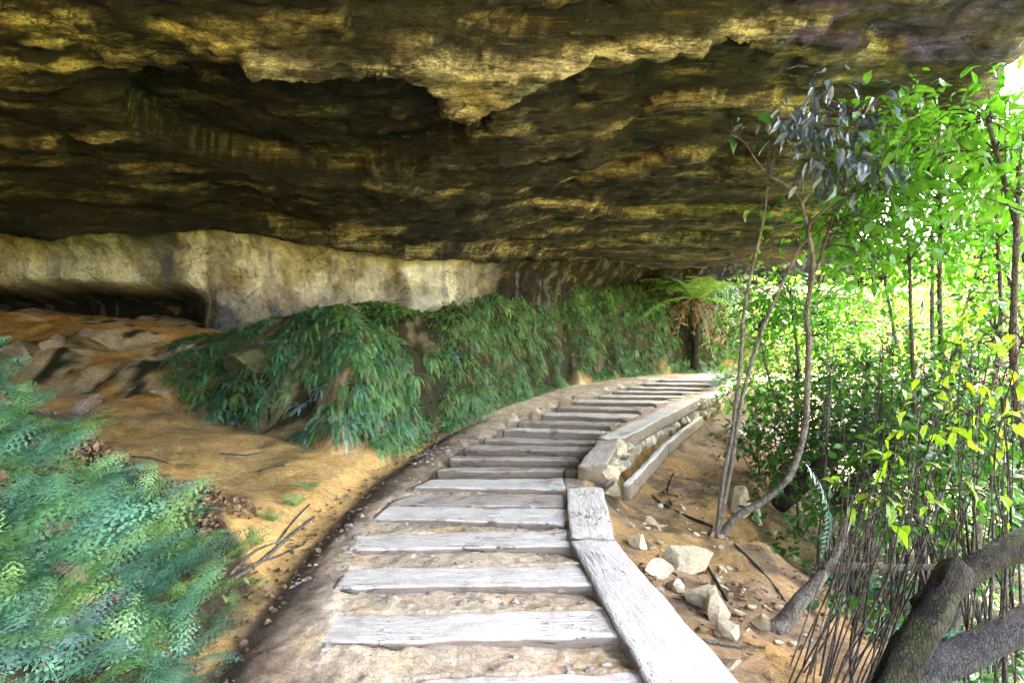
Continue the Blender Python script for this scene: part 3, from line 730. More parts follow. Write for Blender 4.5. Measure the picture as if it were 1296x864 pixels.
RK = [(868, 700, 90, 60, 'broad cream rock with a hollow side below the slender tree'),
      (888, 748, 84, 50, 'sharp wedge of pale rock in the middle of the dirt slope'),
      (922, 792, 52, 34, 'small brown faced block at the lower end of the pale rocks'),
      (905, 765, 56, 52, 'rounded cream rock right of the sharp wedge'),
      (805, 680, 46, 30, 'cream rock tucked against the foreground beam by its joint'),
      (836, 715, 58, 34, 'flat half buried rock beside the long grey beam'),
      (858, 738, 40, 26, 'small dark gapped rock left of the sharp wedge'),
      (938, 628, 46, 66, 'upright cream block behind the slender tree stems'),
      (958, 640, 30, 60, 'narrow upright rock right of the upright cream block'),
      (965, 786, 40, 30, 'pale rock at the foot of the pale leaning trunk'),
      (925, 836, 44, 24, 'low flat stone on orange dirt at the bottom edge'),
      (822, 655, 36, 22, 'small rock lying in twigs beside the mossy beam end')]
for i, (px, py, w, h, lb) in enumerate(RK):
    d = ground_hit(px, py + h * 0.35)
    rock('rock', px, py, d, w, h, 500 + i, M['stone'], lb, group='pale rocks on the dirt slope', rz=i * 1.3)
LR = [(120, 416, 105, 40, 'broad tan boulder on the ledge under the dark cave gap'),
      (66, 424, 60, 34, 'tan boulder left of the broad one on the ledge'),
      (20, 436, 60, 40, 'grey boulder at the left end of the ledge')]
for i, (px, py, w, h, lb) in enumerate(LR):
    d = ground_hit(px, py + h * 0.4); rock('boulder', px, py, d, w, h, 540 + i, M['ledge_stone'], lb, 'boulder', 'boulders along the ledge', rz=i)
for i, (px, py, w, h, lb) in enumerate([(205, 490, 44, 22, 'flat grey stone at the upper edge of the orange apron')]):
    d = ground_hit(px, py + h * 0.4); rock('boulder', px, py, d, w, h, 570 + i, M['ledge_stone'], lb, 'boulder', 'boulders along the ledge', rz=i * 2)
d = ground_hit(330, 465); rock('boulder', 322, 446, d + 0.1, 100, 62, 553, M['moss_stone'], 'dark mossy boulder bulging from the fern bank', 'boulder', 'boulders along the ledge')
RUB = []
for _ in range(150):
    x = random.uniform(0.95, 2.0); y = random.uniform(2.6, 6.2)
    r_ = float(sdp(RIGHT_POLY, [x], [y])[0])
    if r_ < 0.25 or r_ > 1.2 or float(fbm(np.array([x * 1.5]), np.array([y * 1.5]), 0, 3, 201)[0]) < -0.15: continue
    RUB.append((x, y, random.uniform(0.015, 0.05)))
rbm = rock_mesh('rubble', 590, 1, 0.8, 0.6, 3, 12); rv = np.zeros(len(rbm.vertices) * 3, np.float32); rbm.vertices.foreach_get('co', rv); rv = rv.reshape(-1, 3); rf = np.array([p.vertices[:] for p in rbm.polygons])
VV, FF = [], []
for i, (x, y, s_) in enumerate(RUB):
    a = random.uniform(0, 6.28); m_ = Matrix.Rotation(a, 3, 'Z') @ Matrix.Rotation(random.uniform(-1, 1), 3, 'X'); VV.append((rv @ np.array(m_).T) * s_ + np.array([x, y, gz(x, y) + s_ * .2])); FF.append(rf + i * len(rv))
tag(put('rubble', mesh_arrays('rubble', np.concatenate(VV), np.concatenate(FF), False), M['stone']), 'small broken stones strewn over the dirt slope beside the edging beams', 'rubble', kind='stuff')
# packed stones of the retaining wall
wr = random.Random(5)
edge = [(0.93, 5.45), (1.0, 5.9), (1.12, 6.3), (1.42, 7.0), (2.2, 8.4), (3.2, 9.8), (3.9, 10.7)]
seglen = [math.hypot(b[0] - a[0], b[1] - a[1]) for a, b in zip(edge[:-1], edge[1:])]
tot = sum(seglen); pos = 0.0; wi = 0
SL = ['large cream packing stone at the mossy near end of the wall', 'cream packing stone beside the large one at the near end']
while pos < tot:
    w = wr.uniform(0.15, 0.27); m = pos + w / 2; a = 0; k = 0
    while k < len(seglen) - 1 and m > a + seglen[k]: a += seglen[k]; k += 1
    f = (m - a) / seglen[k]; p0, p1 = edge[k], edge[k + 1]
    x, y = p0[0] + (p1[0] - p0[0]) * f, p0[1] + (p1[1] - p0[1]) * f
    for lay in (0, 1):
        sc = w * wr.uniform(0.42, 0.62)
        me = rock_mesh('packing_stone', 600 + wi * 2 + lay, sc, 0.13, wr.uniform(0.085, 0.125), 4, 14)
        o = put('packing_stone', me, M['stone'], None, (x + wr.uniform(-.03, .03) + 0.03 * (1 - lay), y - 0.03 * (1 - lay), 0.055 * y - 0.06 + lay * 0.15 - 0.02), (wr.uniform(-.25, .25), wr.uniform(-.25, .25), math.atan2(p1[1] - p0[1], p1[0] - p0[0]) + wr.uniform(-.3, .3)))
        if wi < 1: lb = SL[lay]
        else: lb = ('upper' if lay else 'lower') + (' course stone packed under the nearer half of the raised beam' if pos < tot / 2 else ' course stone packed under the farther half of the raised beam')
        tag(o, lb, 'packing stone', 'cream stones packed under the raised beam')
    pos += w * 0.95; wi += 1

# ------------------------------------------------------------------ tubes and leaves
def catmull(pts, n):
    p = [np.array(q, float) for q in pts]; p = [2 * p[0] - p[1]] + p + [2 * p[-1] - p[-2]]
    out = []
    for i in range(1, len(p) - 2):
        for k in range(n):
            t = k / n; a, b, c, d = p[i - 1], p[i], p[i + 1], p[i + 2]
            out.append(0.5 * (2 * b + (c - a) * t + (2 * a - 5 * b + 4 * c - d) * t * t + (3 * b - a - 3 * c + d) * t ** 3))
    out.append(p[-2]); return np.array(out)
def tube_arrays(pts, r0, r1, sides=8, wob=0.0, seed=0, bulge=0):
    pts = np.asarray(pts, float); n = len(pts)
    t = np.gradient(pts, axis=0); t /= np.linalg.norm(t, axis=1)[:, None] + 1e-9
    ref = np.array([0.31, 0.2, 0.93]) if abs(t[0] @ np.array([0.31, .2, .93])) < .9 else np.array([1.0, 0, 0])
    aa = 2 * np.pi * np.arange(sides) / sides
    ln = np.concatenate([[0], np.cumsum(np.linalg.norm(np.diff(pts, axis=0), axis=1))]) / max(r0, 1e-4)
    NZ = fbm(np.cos(aa)[None, :] * 1.1 + seed * 3.7, np.sin(aa)[None, :] * 1.1 + 0 * ln[:, None], ln[:, None] * 0.35, 3, seed) if wob else np.zeros((n, sides))
    Vv = []
    for i in range(n):
        ref = ref - t[i] * (ref @ t[i]); ref /= np.linalg.norm(ref) + 1e-9
        b = np.cross(t[i], ref); f = i / (n - 1); r = r0 + (r1 - r0) * f
        if bulge: r *= 1 + bulge * math.exp(-f * 14)
        for k in range(sides):
            a = 2 * math.pi * k / sides
            rr = r * (1 + wob * 1.6 * NZ[i, k])
            Vv.append(pts[i] + rr * (math.cos(a) * ref + math.sin(a) * b))
    i = np.arange(n * sides).reshape(n, sides); j = np.roll(i, -1, 1)
    F4 = np.stack([i[:-1], j[:-1], j[1:], i[1:]], -1).reshape(-1, 4)
    Vv += [pts[0], pts[-1]]; k = n * sides
    e = np.concatenate([np.stack([np.full(sides, k), j[0], i[0]], -1), np.stack([np.full(sides, k + 1), i[-1], j[-1]], -1)])
    return np.array(Vv), F4, e
def tube(name, pts, r0, r1, mat, parent=None, sides=8, n=6, wob=0.12, seed=0, bulge=0, loc=None):
    c = catmull(pts, n)
    o0 = np.array(loc) if loc is not None else (np.array(parent.location) if parent else c[0].copy())
    Vv, F4, e = tube_arrays(c - o0, r0, r1, sides, wob, seed, bulge)
    return put(name, mesh_arrays(name, Vv, [F4, e]), mat, parent, None if parent else Vector(o0))
def merge(parts):
    Vs, F4s, F3s, o = [], [], [], 0
    for v, f4, f3 in parts:
        Vs.append(v); F4s.append(f4 + o); F3s.append(f3 + o); o += len(v)
    return np.concatenate(Vs), [np.concatenate(F4s), np.concatenate(F3s)]
LEAF_V = np.array([(0, 0, 0), (.35, 0, .02), (.7, 0, 0), (1, 0, -.1), (.18, .30, .035), (.55, .36, .045), (.18, -.30, .035), (.55, -.36, .045)], float)
LEAF_F = np.array([(0, 1, 4), (1, 5, 4), (1, 2, 5), (2, 3, 5), (0, 6, 1), (1, 6, 7), (1, 7, 2), (2, 7, 3)])
def leaves(locs, dirs, sizes, width=1.0, droop=0.0, rng=RNG):
    """One array of leaves: base point, pointing direction, length."""
    n = len(locs); locs = np.asarray(locs); d = np.asarray(dirs, float); d /= np.linalg.norm(d, axis=1)[:, None] + 1e-9
    upv = rng.normal(size=(n, 3)) * 0.55 + np.array([0, 0, 1.0])
    s = np.cross(upv, d); s /= np.linalg.norm(s, axis=1)[:, None] + 1e-9
    u = np.cross(d, s)
    T = LEAF_V.copy(); T[:, 1] *= width
    sz = np.asarray(sizes)[:, None, None]
    curl = 1 + rng.uniform(-0.5, 2.5, n)[:, None, None]
    Vv = locs[:, None, :] + sz * (T[None, :, 0:1] * d[:, None, :] + T[None, :, 1:2] * s[:, None, :] + curl * T[None, :, 2:3] * u[:, None, :])
    Fc = (LEAF_F[None] + (np.arange(n) * len(LEAF_V))[:, None, None]).reshape(-1, 3)
    return Vv.reshape(-1, 3), Fc

def crown_part(parent, ellipsoids, stems, nclus, nleaf, size, lmat, tmat, seed, width=0.8, hang=0.5, spread=0.22, lname='crown'):
    """leaf clusters in ellipsoids, each on a twig running to the nearest stem point."""
    rr = np.random.default_rng(seed)
    w = np.array([e[1][0] * e[1][1] * e[1][2] for e in ellipsoids]) ** 0.8; w /= w.sum()
    L, D, Z, tw = [], [], [], []
    sp = np.concatenate(stems) if stems else None
    for _ in range(nclus):
        c, r = ellipsoids[rr.choice(len(ellipsoids), p=w)]
        v = rr.normal(size=3); v /= np.linalg.norm(v); v *= rr.uniform(0.25, 1.0) ** 0.5
        p = np.array(c) + v * np.array(r)
        if sp is not None:
            k = np.argmin(np.linalg.norm(sp - p, axis=1) + 0.3 * np.maximum(sp[:, 2] - p[2], 0)); a = sp[k]
            mid = (a + p) / 2 + np.array([0, 0, 0.12 * np.linalg.norm(p - a)]) + rr.normal(size=3) * 0.05
            cv = catmull([a, mid, p, p + (p - mid) * 0.25 + np.array([0, 0, -0.05])], 3)
            tw.append(tube_arrays(cv, 0.004 + 0.006 * np.linalg.norm(p - a), 0.0025, 4))
            axis_ = (p - mid); axis_ /= np.linalg.norm(axis_) + 1e-9
        else: axis_ = v
        m = int(nleaf * rr.uniform(0.6, 1.3))
        q = p + rr.normal(size=(m, 3)) * spread * np.array([1, 1, 0.7])
        dd = (q - p) / spread * 0.6 + axis_ * 0.5 + rr.normal(size=(m, 3)) * 0.45 + np.array([0, 0, -hang])
        L.append(q); D.append(dd); Z.append(size * rr.uniform(0.35, 1.35, m) * rr.uniform(0.75, 1.2))
    Vv, Fc = leaves(np.concatenate(L), np.concatenate(D), np.concatenate(Z), width, rng=rr)
    o0 = np.array(parent.location)
    put(lname, mesh_arrays(lname, Vv - o0, Fc, False), lmat, parent)
    if tw:
        Vt, Ft = merge(tw); put('twig_work', mesh_arrays('twig_work', Vt - o0, Ft), tmat, parent)

# ------------------------------------------------------------------ main slender tree beside the path
def px_line(pts, d, wob=0.0):
    return [np.array(P(x, y, d if not callable(d) else d(i))) for i, (x, y) in enumerate(pts)]
bx_, bd = (906 - CX) / F * 5.0, 5.0
tr = empty('slender_tree', (bx_, bd, gz(bx_, bd) - 0.05), 'slender multi stemmed tree with a curved grey trunk rising from the dirt slope', 'tree')
base = np.array([bx_, bd, gz(bx_, bd) - 0.06])
t1 = [base] + px_line([(930, 655), (965, 634), (1000, 600), (1018, 545), (1022, 480), (1024, 430), (1021, 395), (1029, 340), (1024, 300), (1009, 247), (972, 222)], lambda i: 5.0 - 0.02 * i)
t2 = [base] + px_line([(915, 610), (928, 540), (937, 460), (941, 400), (951, 345), (966, 280), (971, 235)], 5.0)
t3 = [base] + px_line([(925, 590), (940, 500), (960, 432), (984, 372), (1010, 318), (1024, 298)], lambda i: 5.0 - 0.015 * i)
t4 = px_line([(1026, 350), (1036, 335), (1046, 300), (1060, 262), (1088, 240), (1110, 232)], lambda i: 4.87 + 0.03 * i)
t5 = px_line([(1022, 300), (1028, 280), (1060, 250), (1080, 200), (1085, 150)], lambda i: 4.83 - 0.05 * i)
t6 = px_line([(972, 222), (955, 200), (942, 180), (925, 170)], 4.8)
tube('trunk', t1, 0.034, 0.014, M['bark_pale'], tr, 10, 6, 0.1, 1)
tube('stem', t2, 0.022, 0.010, M['bark_pale'], tr, 8, 6, 0.1, 2)
tube('stem', t3, 0.022, 0.012, M['bark_pale'], tr, 8, 6, 0.1, 3)
tube('branch', t4, 0.016, 0.008, M['bark'], tr, 7, 6, 0.1, 4)
tube('branch', t5, 0.016, 0.006, M['bark'], tr, 7, 6, 0.1, 5)
tube('branch', t6, 0.008, 0.003, M['bark'], tr, 6, 6, 0.1, 6)
stems = [catmull(t, 4) for t in (t4, t5)] + [catmull(t1, 4)[-14:]]
crown_part(tr, [(tuple(P(1050, 175, 4.7)), (0.42, 0.4, 0.42)), (tuple(P(1030, 150, 4.75)), (0.30, 0.3, 0.25)), (tuple(P(1085, 215, 4.7)), (0.2, 0.25, 0.2))], stems, 36, 10, 0.13, M['leaf_blue'], M['twig'], 31, 0.42, 1.6, 0.10, 'drooping_foliage')
crown_part(tr, [(tuple(P(1110, 170, 4.8)), (0.45, 0.5, 0.32)), (tuple(P(1010, 275, 4.9)), (0.3, 0.3, 0.25)), (tuple(P(1100, 270, 5.0)), (0.5, 0.5, 0.4))], stems, 70, 10, 0.12, M['leaf_green'], M['twig'], 32, 0.7, 0.5, 0.14, 'crown')
crown_part(tr, [(tuple(P(945, 170, 4.8)), (0.25, 0.2, 0.2))], [catmull(t6, 4)], 5, 2, 0.12, M['leaf_dark'], M['twig'], 33, 0.6, 1.2, 0.06, 'leaf_spray')

# leaning trunks and logs at the lower right
o = empty('leaning_trunk', P(962, 815, 3.45), 'pale leaning trunk at the bottom of the dirt slope with a level side branch', 'tree trunk')
tube('trunk', px_line([(955, 822), (985, 795), (1013, 760), (1038, 731), (1058, 700), (1075, 655)], lambda i: 3.45 + 0.06 * i), 0.062, 0.02, M['bark_pale'], o, 12, 6, 0.2, 8)
tube('branch', px_line([(1040, 722), (1080, 716), (1140, 718), (1190, 716), (1240, 708)], lambda i: 3.65 - 0.05 * i), 0.026, 0.012, M['bark'], o, 8, 6, 0.12, 9)
o = empty('broken_log', P(1120, 890, 2.55), 'thick dark broken log with green moss on its upper side, lower right', 'log')
tube('trunk', px_line([(1092, 925), (1128, 862), (1164, 800), (1198, 742), (1212, 716)], lambda i: 2.5 + 0.05 * i), 0.074, 0.066, M['bark_dark'], o, 18, 9, 0.3, 10)
tube('limb', px_line([(1168, 772), (1210, 735), (1255, 706), (1300, 684), (1360, 655)], lambda i: 2.78 + 0.05 * i), 0.058, 0.068, M['bark_dark'], o, 18, 9, 0.3, 11)
tag(tube('fallen_log', px_line([(1130, 900), (1175, 850), (1240, 815), (1300, 788), (1390, 760)], lambda i: 2.95 + 0.03 * i), 0.085, 0.08, M['log_grey'], None, 18, 9, 0.25, 12), 'smooth grey fallen log in the lower right corner behind the broken one', 'log')
tag(tube('fallen_log', px_line([(985, 640), (1040, 590), (1090, 545), (1150, 500), (1230, 470)], lambda i: 6.3 + 0.15 * i), 0.10, 0.07, M['bark_dark'], None, 12, 6, 0.14, 13), 'dark log slanting up through the shaded thicket', 'log')
tag(tube('fallen_log', px_line([(1060, 640), (1100, 590), (1150, 560), (1220, 545)], lambda i: 5.2 + 0.12 * i), 0.07, 0.05, M['bark_dark'], None, 12, 6, 0.14, 14), 'shorter dark log lying below the slanting one in the thicket', 'log')
# roots and sticks round the tree foot
RS = [([(902, 668), (870, 655), (840, 640), (825, 628)], 'dark root running from the slender tree up to the beam'),
      ([(900, 672), (888, 700), (905, 735), (920, 762)], 'dark root running down from the slender tree past the rocks'),
      ([(930, 690), (960, 720), (985, 750), (1000, 775)], 'thin stick lying down the bare dirt slope'),
      ([(850, 640), (845, 622), (852, 600)], 'forked black stick on the dirt behind the rocks'),
      ([(885, 812), (930, 820), (968, 822)], 'thin pale stick lying across the lowest dirt')]
for i, (pl, lb) in enumerate(RS):
    pts = []
    for (x, y) in pl:
        d = ground_hit(x, y); pts.append(np.array(P(x, y, d)) + np.array([0, 0, 0.015]))
    nm = 'tree_root' if i < 2 else 'fallen_stick'
    tag(tube(nm, pts, 0.018 if i < 2 else 0.010, 0.008, M['bark_dark'] if i in (0, 1, 3) else M['bark'], None, 6, 6, 0.2, 20 + i), lb, 'root' if i < 2 else 'stick')
LS = [([(283, 742), (330, 712), (372, 676), (398, 655)], 0.016, 'longest grey stick in the gutter at the left edge of the path'),
      ([(290, 730), (322, 700), (350, 688)], 0.012, 'short grey stick lying above the longest one in the gutter'),
      ([(300, 722), (345, 708), (385, 690)], 0.011, 'stick crossing the gutter sticks near the path'),
      ([(350, 690), (372, 660), (392, 640)], 0.010, 'thin stick at the upper end of the gutter'),
      ([(164, 579), (190, 581), (212, 587)], 0.011, 'pale stick lying on the orange apron'),
      ([(280, 575), (310, 577), (334, 573)], 0.009, 'dark twig lying on the right of the orange apron'),
      ([(328, 598), (345, 592), (360, 590)], 0.014, 'short dark bit of wood near the fern bank foot')]
for i, (pl, r_, lb) in enumerate(LS):
    pts = []
    for (x, y) in pl:
        d = ground_hit(x, y); pts.append(np.array(P(x, y, d)) + np.array([0, 0, 0.012]))
    tag(tube('fallen_stick', pts, r_, r_ * 0.5, M['bark_pale'] if i in (0, 1, 4) else M['bark'], None, 6, 6, 0.2, 30 + i), lb, 'stick')

# ------------------------------------------------------------------ ferns
def bend(x, th0, kap):
    """arc in the x-z plane: start elevation th0, turning down by kap over unit length."""
    th = th0 - kap * x
    if abs(kap) < 1e-6: return x * math.cos(th0), x * math.sin(th0)
    return (np.sin(th0) - np.sin(th)) / kap, (np.cos(th) - np.cos(th0)) / kap
def frond_arrays(kind, th0, kap, seed):
    rr = np.random.default_rng(seed); quads = []
    def dia(o, d, s, ln, w):             # flat diamond leaflet in frond plane
        quads.append([o, o + d * ln * 0.45 + s * w, o + d * ln, o + d * ln * 0.45 - s * w])
    if kind == 'stalk':
        for i in range(9):
            x = 0.35 + 0.07 * i
            for sg in (-1, 1):
                if rr.random() < 0.55: continue
                a = R(rr.uniform(20, 70)); d = np.array([math.cos(a), sg * math.sin(a), rr.uniform(-.8, .1)]); dia(np.array([x, 0, 0]), d, np.array([-d[1], d[0], 0]), rr.uniform(.06, .16), 0.011)
    elif kind == 'lacy':
        npn = 12
        for i in range(npn):
            x = 0.16 + 0.82 * (i / npn) ** 0.95
            l = 0.38 * (1 - x) ** 0.75 * (0.75 + 0.25 * min(1, i / 3)) + 0.02
            for sg in (-1, 1):
                a = R(60 - 14 * x + rr.uniform(-6, 6)); d = np.array([math.cos(a), sg * math.sin(a), 0]); s = np.array([-d[1], d[0], 0])
                o = np.array([x, 0, 0]); dz = rr.uniform(-0.35, 0.1)
                m = max(2, int(6.5 * l / 0.36))
                for j in range(m):
                    t = (j + 0.4) / m; pl = 0.34 * l * (1 - t) ** 0.8 + 0.010
                    for s2 in (-1, 1):
                        b = R(60); dd = d * math.cos(b) + s * s2 * math.sin(b); ss = np.array([-dd[1], dd[0], 0])
                        dia(o + d * l * t + np.array([0, 0, dz * l * t * t]), dd, ss, pl * 0.8, min(0.24 * l / m, pl * 0.26))
                dia(o + d * l * 0.85, d, s, l * 0.2, 0.006)
                quads.append([o + s * 0.0018, o - s * 0.0018, o + d * l * 0.9 - s * 0.001, o + d * l * 0.9 + s * 0.001])
    else:
        npn = 20
        for i in range(npn):
            x = 0.06 + 0.92 * i / npn
            l = (0.088 if kind == 'narrow' else 0.2) * min(1, 0.45 + x * 3) * (1 - x ** 2.5) + 0.012
            for sg in (-1, 1):
                a = R(70 - 15 * x + rr.uniform(-8, 8)); d = np.array([math.cos(a), sg * math.sin(a), rr.uniform(-.25, .1)]); s = np.array([-d[1], d[0], 0])
                dia(np.array([x, 0, 0]), d, s, l, 0.0145 if kind == 'narrow' else 0.015)
    n = 8
    for i in range(n):
        a, b = i / n, (i + 1) / n; w = (0.009 if kind == 'stalk' else 0.005) * (1 - a) + 0.001
        quads.append([np.array([a, -w, 0.003]), np.array([b, -w, 0.003]), np.array([b, w, 0.003]), np.array([a, w, 0.003])])
    Q = np.array(quads).reshape(-1, 3)
    bx, bz = bend(Q[:, 0], th0, kap); th = th0 - kap * Q[:, 0]
    twist = 0.25 * rr.normal()
    side = 0.10 * rr.normal() * Q[:, 0] ** 2
    z = Q[:, 2] - 0.18 * np.abs(Q[:, 1]) ** 1.3 + twist * Q[:, 1] * Q[:, 0]
    out = np.stack([bx - np.sin(th) * z, Q[:, 1] + side, bz + np.cos(th) * z], -1)
    return out, np.arange(len(Q)).reshape(-1, 4)
def frond_mesh(name, kind, th0, kap, seed, mat):
    v, f = frond_arrays(kind, th0, kap, seed); me = mesh_arrays(name, v, f, False); me.materials.append(mat); return me
def plant_mesh(name, kind, n, seed, mat, th=(20, 70), kap=(60, 140), arc=(-180, 180), sc=(0.7, 1.1)):
    rr = np.random.default_rng(seed); Vs, Fs, o = [], [], 0
    for i in range(n):
        v, f = frond_arrays(kind, R(rr.uniform(*th)), R(rr.uniform(*kap)), seed * 31 + i)
        a = R(arc[0] + (arc[1] - arc[0]) * (i + rr.uniform(0.1, 0.9)) / n); s = rr.uniform(*sc)
        ca, sa = math.cos(a), math.sin(a)
        v = v * s; v = np.stack([v[:, 0] * ca - v[:, 1] * sa, v[:, 0] * sa + v[:, 1] * ca, v[:, 2]], -1)
        Vs.append(v); Fs.append(f + o); o += len(v)
    me = mesh_arrays(name, np.concatenate(Vs), np.concatenate(Fs), False); me.materials.append(mat); return me

FM = {}
for key in ('fern_teal', 'fern_green', 'fern_bright', 'fern_blue', 'fern_purple'):
    FM[key] = [frond_mesh('frond', 'lacy', R(t0), R(kp), 700 + i, M[key]) for i, (t0, kp) in enumerate([(68, 55), (55, 60), (78, 90), (48, 45)])]
frng = random.Random(21)
def lacy_fern(x, y, size, key, label, group, nf=None, lean=None):
    root = empty('fern', (x, y, gz(x, y) - 0.02), label, 'fern', group)
    n = nf or frng.randint(6, 9); a0 = frng.uniform(0, 6.28)
    for i in range(n):
        a = a0 + 6.283 * (i + frng.uniform(-.3, .3)) / n
        put('frond', frng.choice(FM[key]), None, root, (0, 0, 0), (frng.uniform(-.2, .2), frng.uniform(-.15, .25), a), size * frng.uniform(0.7, 1.15))
    return root
# foreground mound
spots = []
tries = 0
while len(spots) < 155 and tries < 20000:
    tries += 1
    px, py = frng.uniform(-40, 300), frng.uniform(455, 900)
    lim = np.interp(py, [455, 500, 560, 620, 700, 760, 900], [10, 68, 95, 165, 228, 248, 218])
    if px > lim: continue
    d = ground_hit(px, py, 1.5, 8)
    if d > 5.6: continue
    x = (px - CX) / F * d
    if x > -1.4: continue
    md = 0.085 + 0.024 * d
    if any(math.hypot(x - a, d - b) < md for a, b, *_ in spots): continue
    spots.append((x, d, px, py))
spots.sort(key=lambda s: -s[1])
for i, (x, d, px, py) in enumerate(spots):
    u = frng.random()
    key = 'fern_teal' if u < 0.70 else 'fern_green' if u < 0.86 else 'fern_bright' if u < 0.91 else 'fern_blue'
    if 540 < py < 640 and px > 60 and u < 0.5: key = 'fern_purple'
    name = {'fern_teal': 'teal', 'fern_green': 'green', 'fern_bright': 'yellow green', 'fern_blue': 'blue grey', 'fern_purple': 'withered brown'}[key]
    zone = ('at the bottom edge of the mound' if py > 760 else 'on the right flank of the mound above the gutter' if px > 170 else 'in the middle of the mound' if py > 620 else 'on the crest of the mound')
    lacy_fern(x, d, (0.34 + 0.17 * frng.random()) * (1.1 if py > 650 else 0.85), key, 'lacy %s fern %s' % (name, zone), 'lacy ferns on the left mound')
# small lacy ferns along the gutter
for i, (px, py, s, key) in enumerate([(322, 690, .22, 'fern_bright'), (345, 660, .2, 'fern_bright'), (372, 640, .2, 'fern_bright'), (300, 705, .24, 'fern_green'), (290, 770, .2, 'fern_bright'), (392, 618, .2, 'fern_green'), (318, 740, .16, 'fern_bright')]):
    d = ground_hit(px, py); x = (px - CX) / F * d
    lacy_fern(x, d, s, key, ['bright fern beside the upper gutter sticks', 'small bright fern between gutter and apron', 'tiny bright fern at the right tip of the apron', 'green fern at the lower tip of the apron', 'bright fern seedling at the path edge below the sticks', 'green fern at the foot of the fern bank corner', 'tiniest bright fern among the gutter sticks'][i], 'small ferns along the gutter', 6)
dd_ = ground_hit(95, 735); o = put('dead_frond', frond_mesh('dead_frond', 'wide', R(15), R(40), 790, M['fern_dead']), None, None, tuple(P(70, 712, dd_ - 0.25)), (0.1, 0.1, R(-25)), 0.24)
tag(o, 'dry brown dead frond lying on the teal ferns', 'dead frond')

# hanging ferns of the bank
BM = {}
for key in ('fern_green', 'fern_teal', 'fern_bright', 'fern_dark', 'fern_blue'):
    BM[key] = [plant_mesh('hanging_fern', 'narrow', 24, 800 + i, M[key], (-20, 50), (60, 140), (-105, 105), (0.5, 1.2)) for i in range(3)]
def slope_dir(x, y):
    e = 0.15; return math.atan2(-(gz(x, y + e) - gz(x, y - e)), -(gz(x + e, y) - gz(x - e, y)))
bspots = []; tries = 0
brng = random.Random(77)
cand = []
while len(cand) < 5200:
    k = brng.randrange(2, len(FOOT) - 3); a, b = FOOT[k], FOOT[k + 1]; t = brng.random(); off = -0.1 + 1.95 * brng.random() ** (1.0 if k < 6 else 1.7)
    dx, dy = b[0] - a[0], b[1] - a[1]; L = math.hypot(dx, dy)
    if brng.random() > L / 3.5: continue
    cand.append((a[0] + dx * t - dy / L * off, a[1] + dy * t + dx / L * off, off))
ca = np.array(cand); cb = sdp(BANK_POLY, ca[:, 0], ca[:, 1]); cz = gzi(ca[:, 0], ca[:, 1])
for (x, y, off), bdist, z in zip(cand, cb, cz):
    if len(bspots) >= 298: break
    if bdist < -0.12 or bdist > 2.0: continue
    px = CX + x / y * F; py = HZ - (z - EYE) / y * F
    if px < 205 + max(0, (py - 480)) * 1.2: continue
    if 495 < px < 540 and py < 450: continue
    if px > 925: continue
    if px < 260 and 440 < py < 520 and brng.random() < .6: continue
    if float(fbm(np.array([x * 1.2]), np.array([y * 1.2]), 0, 3, 175)[0]) < -0.2: continue
    if any(math.hypot(x - p[0], y - p[1]) < 0.18 for p in bspots): continue
    bspots.append((x, y, z, px, py))
for (x, y, z, px, py) in bspots:
    u = brng.random()
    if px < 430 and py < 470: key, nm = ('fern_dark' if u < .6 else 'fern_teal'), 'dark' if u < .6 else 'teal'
    elif px < 480: key, nm = ('fern_teal', 'teal') if u < .45 else ('fern_blue', 'blue grey') if u < .65 else ('fern_green', 'green')
    elif px < 680: key, nm = ('fern_green', 'green') if u < .6 else ('fern_teal', 'teal') if u < .75 else ('fern_bright', 'yellow green')
    else: key, nm = ('fern_bright', 'yellow green') if u < .55 else ('fern_green', 'green') if u < .85 else ('fern_dark', 'dark')
    zone = ('left end of the bank above the orange apron' if px < 340 else 'bulging part of the bank beside the apron' if px < 480 else 'middle of the bank below the pale wall' if px < 640 else 'far part of the bank toward the tree fern')
    hz = 'upper' if py < np.interp(px, [200, 480, 640, 840], [440, 470, 440, 420]) else 'lower'
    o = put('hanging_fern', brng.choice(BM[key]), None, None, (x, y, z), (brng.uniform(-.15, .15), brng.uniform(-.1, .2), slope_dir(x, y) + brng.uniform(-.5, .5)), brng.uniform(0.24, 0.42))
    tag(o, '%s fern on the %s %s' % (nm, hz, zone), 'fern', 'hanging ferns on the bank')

# the rest of the bank's ferns, smaller and too many to count
mrng = random.Random(78); mass = {'fern_green': [], 'fern_bright': [], 'fern_dark': [], 'fern_teal': [], 'fern_dead': []}
lib = [frond_arrays('narrow', R(a), R(b), 860 + i) for i, (a, b) in enumerate([(30, 130), (-10, 70), (55, 150), (10, 90), (-35, 40)])]
cand2 = []
while len(cand2) < 6800:
    k = mrng.randrange(2, len(FOOT) - 3); a, b = FOOT[k], FOOT[k + 1]; t = mrng.random(); off = -0.12 + 2.1 * mrng.random() ** (1.0 if k < 6 else 1.9)
    dx, dy = b[0] - a[0], b[1] - a[1]; L = math.hypot(dx, dy)
    if mrng.random() > L / 3.5: continue
    cand2.append((a[0] + dx * t - dy / L * off, a[1] + dy * t + dx / L * off))
c2 = np.array(cand2); z2 = gzi(c2[:, 0], c2[:, 1]); b2 = sdp(BANK_POLY, c2[:, 0], c2[:, 1]); den2 = fbm(c2[:, 0] * 1.2, c2[:, 1] * 1.2, 0, 3, 175)
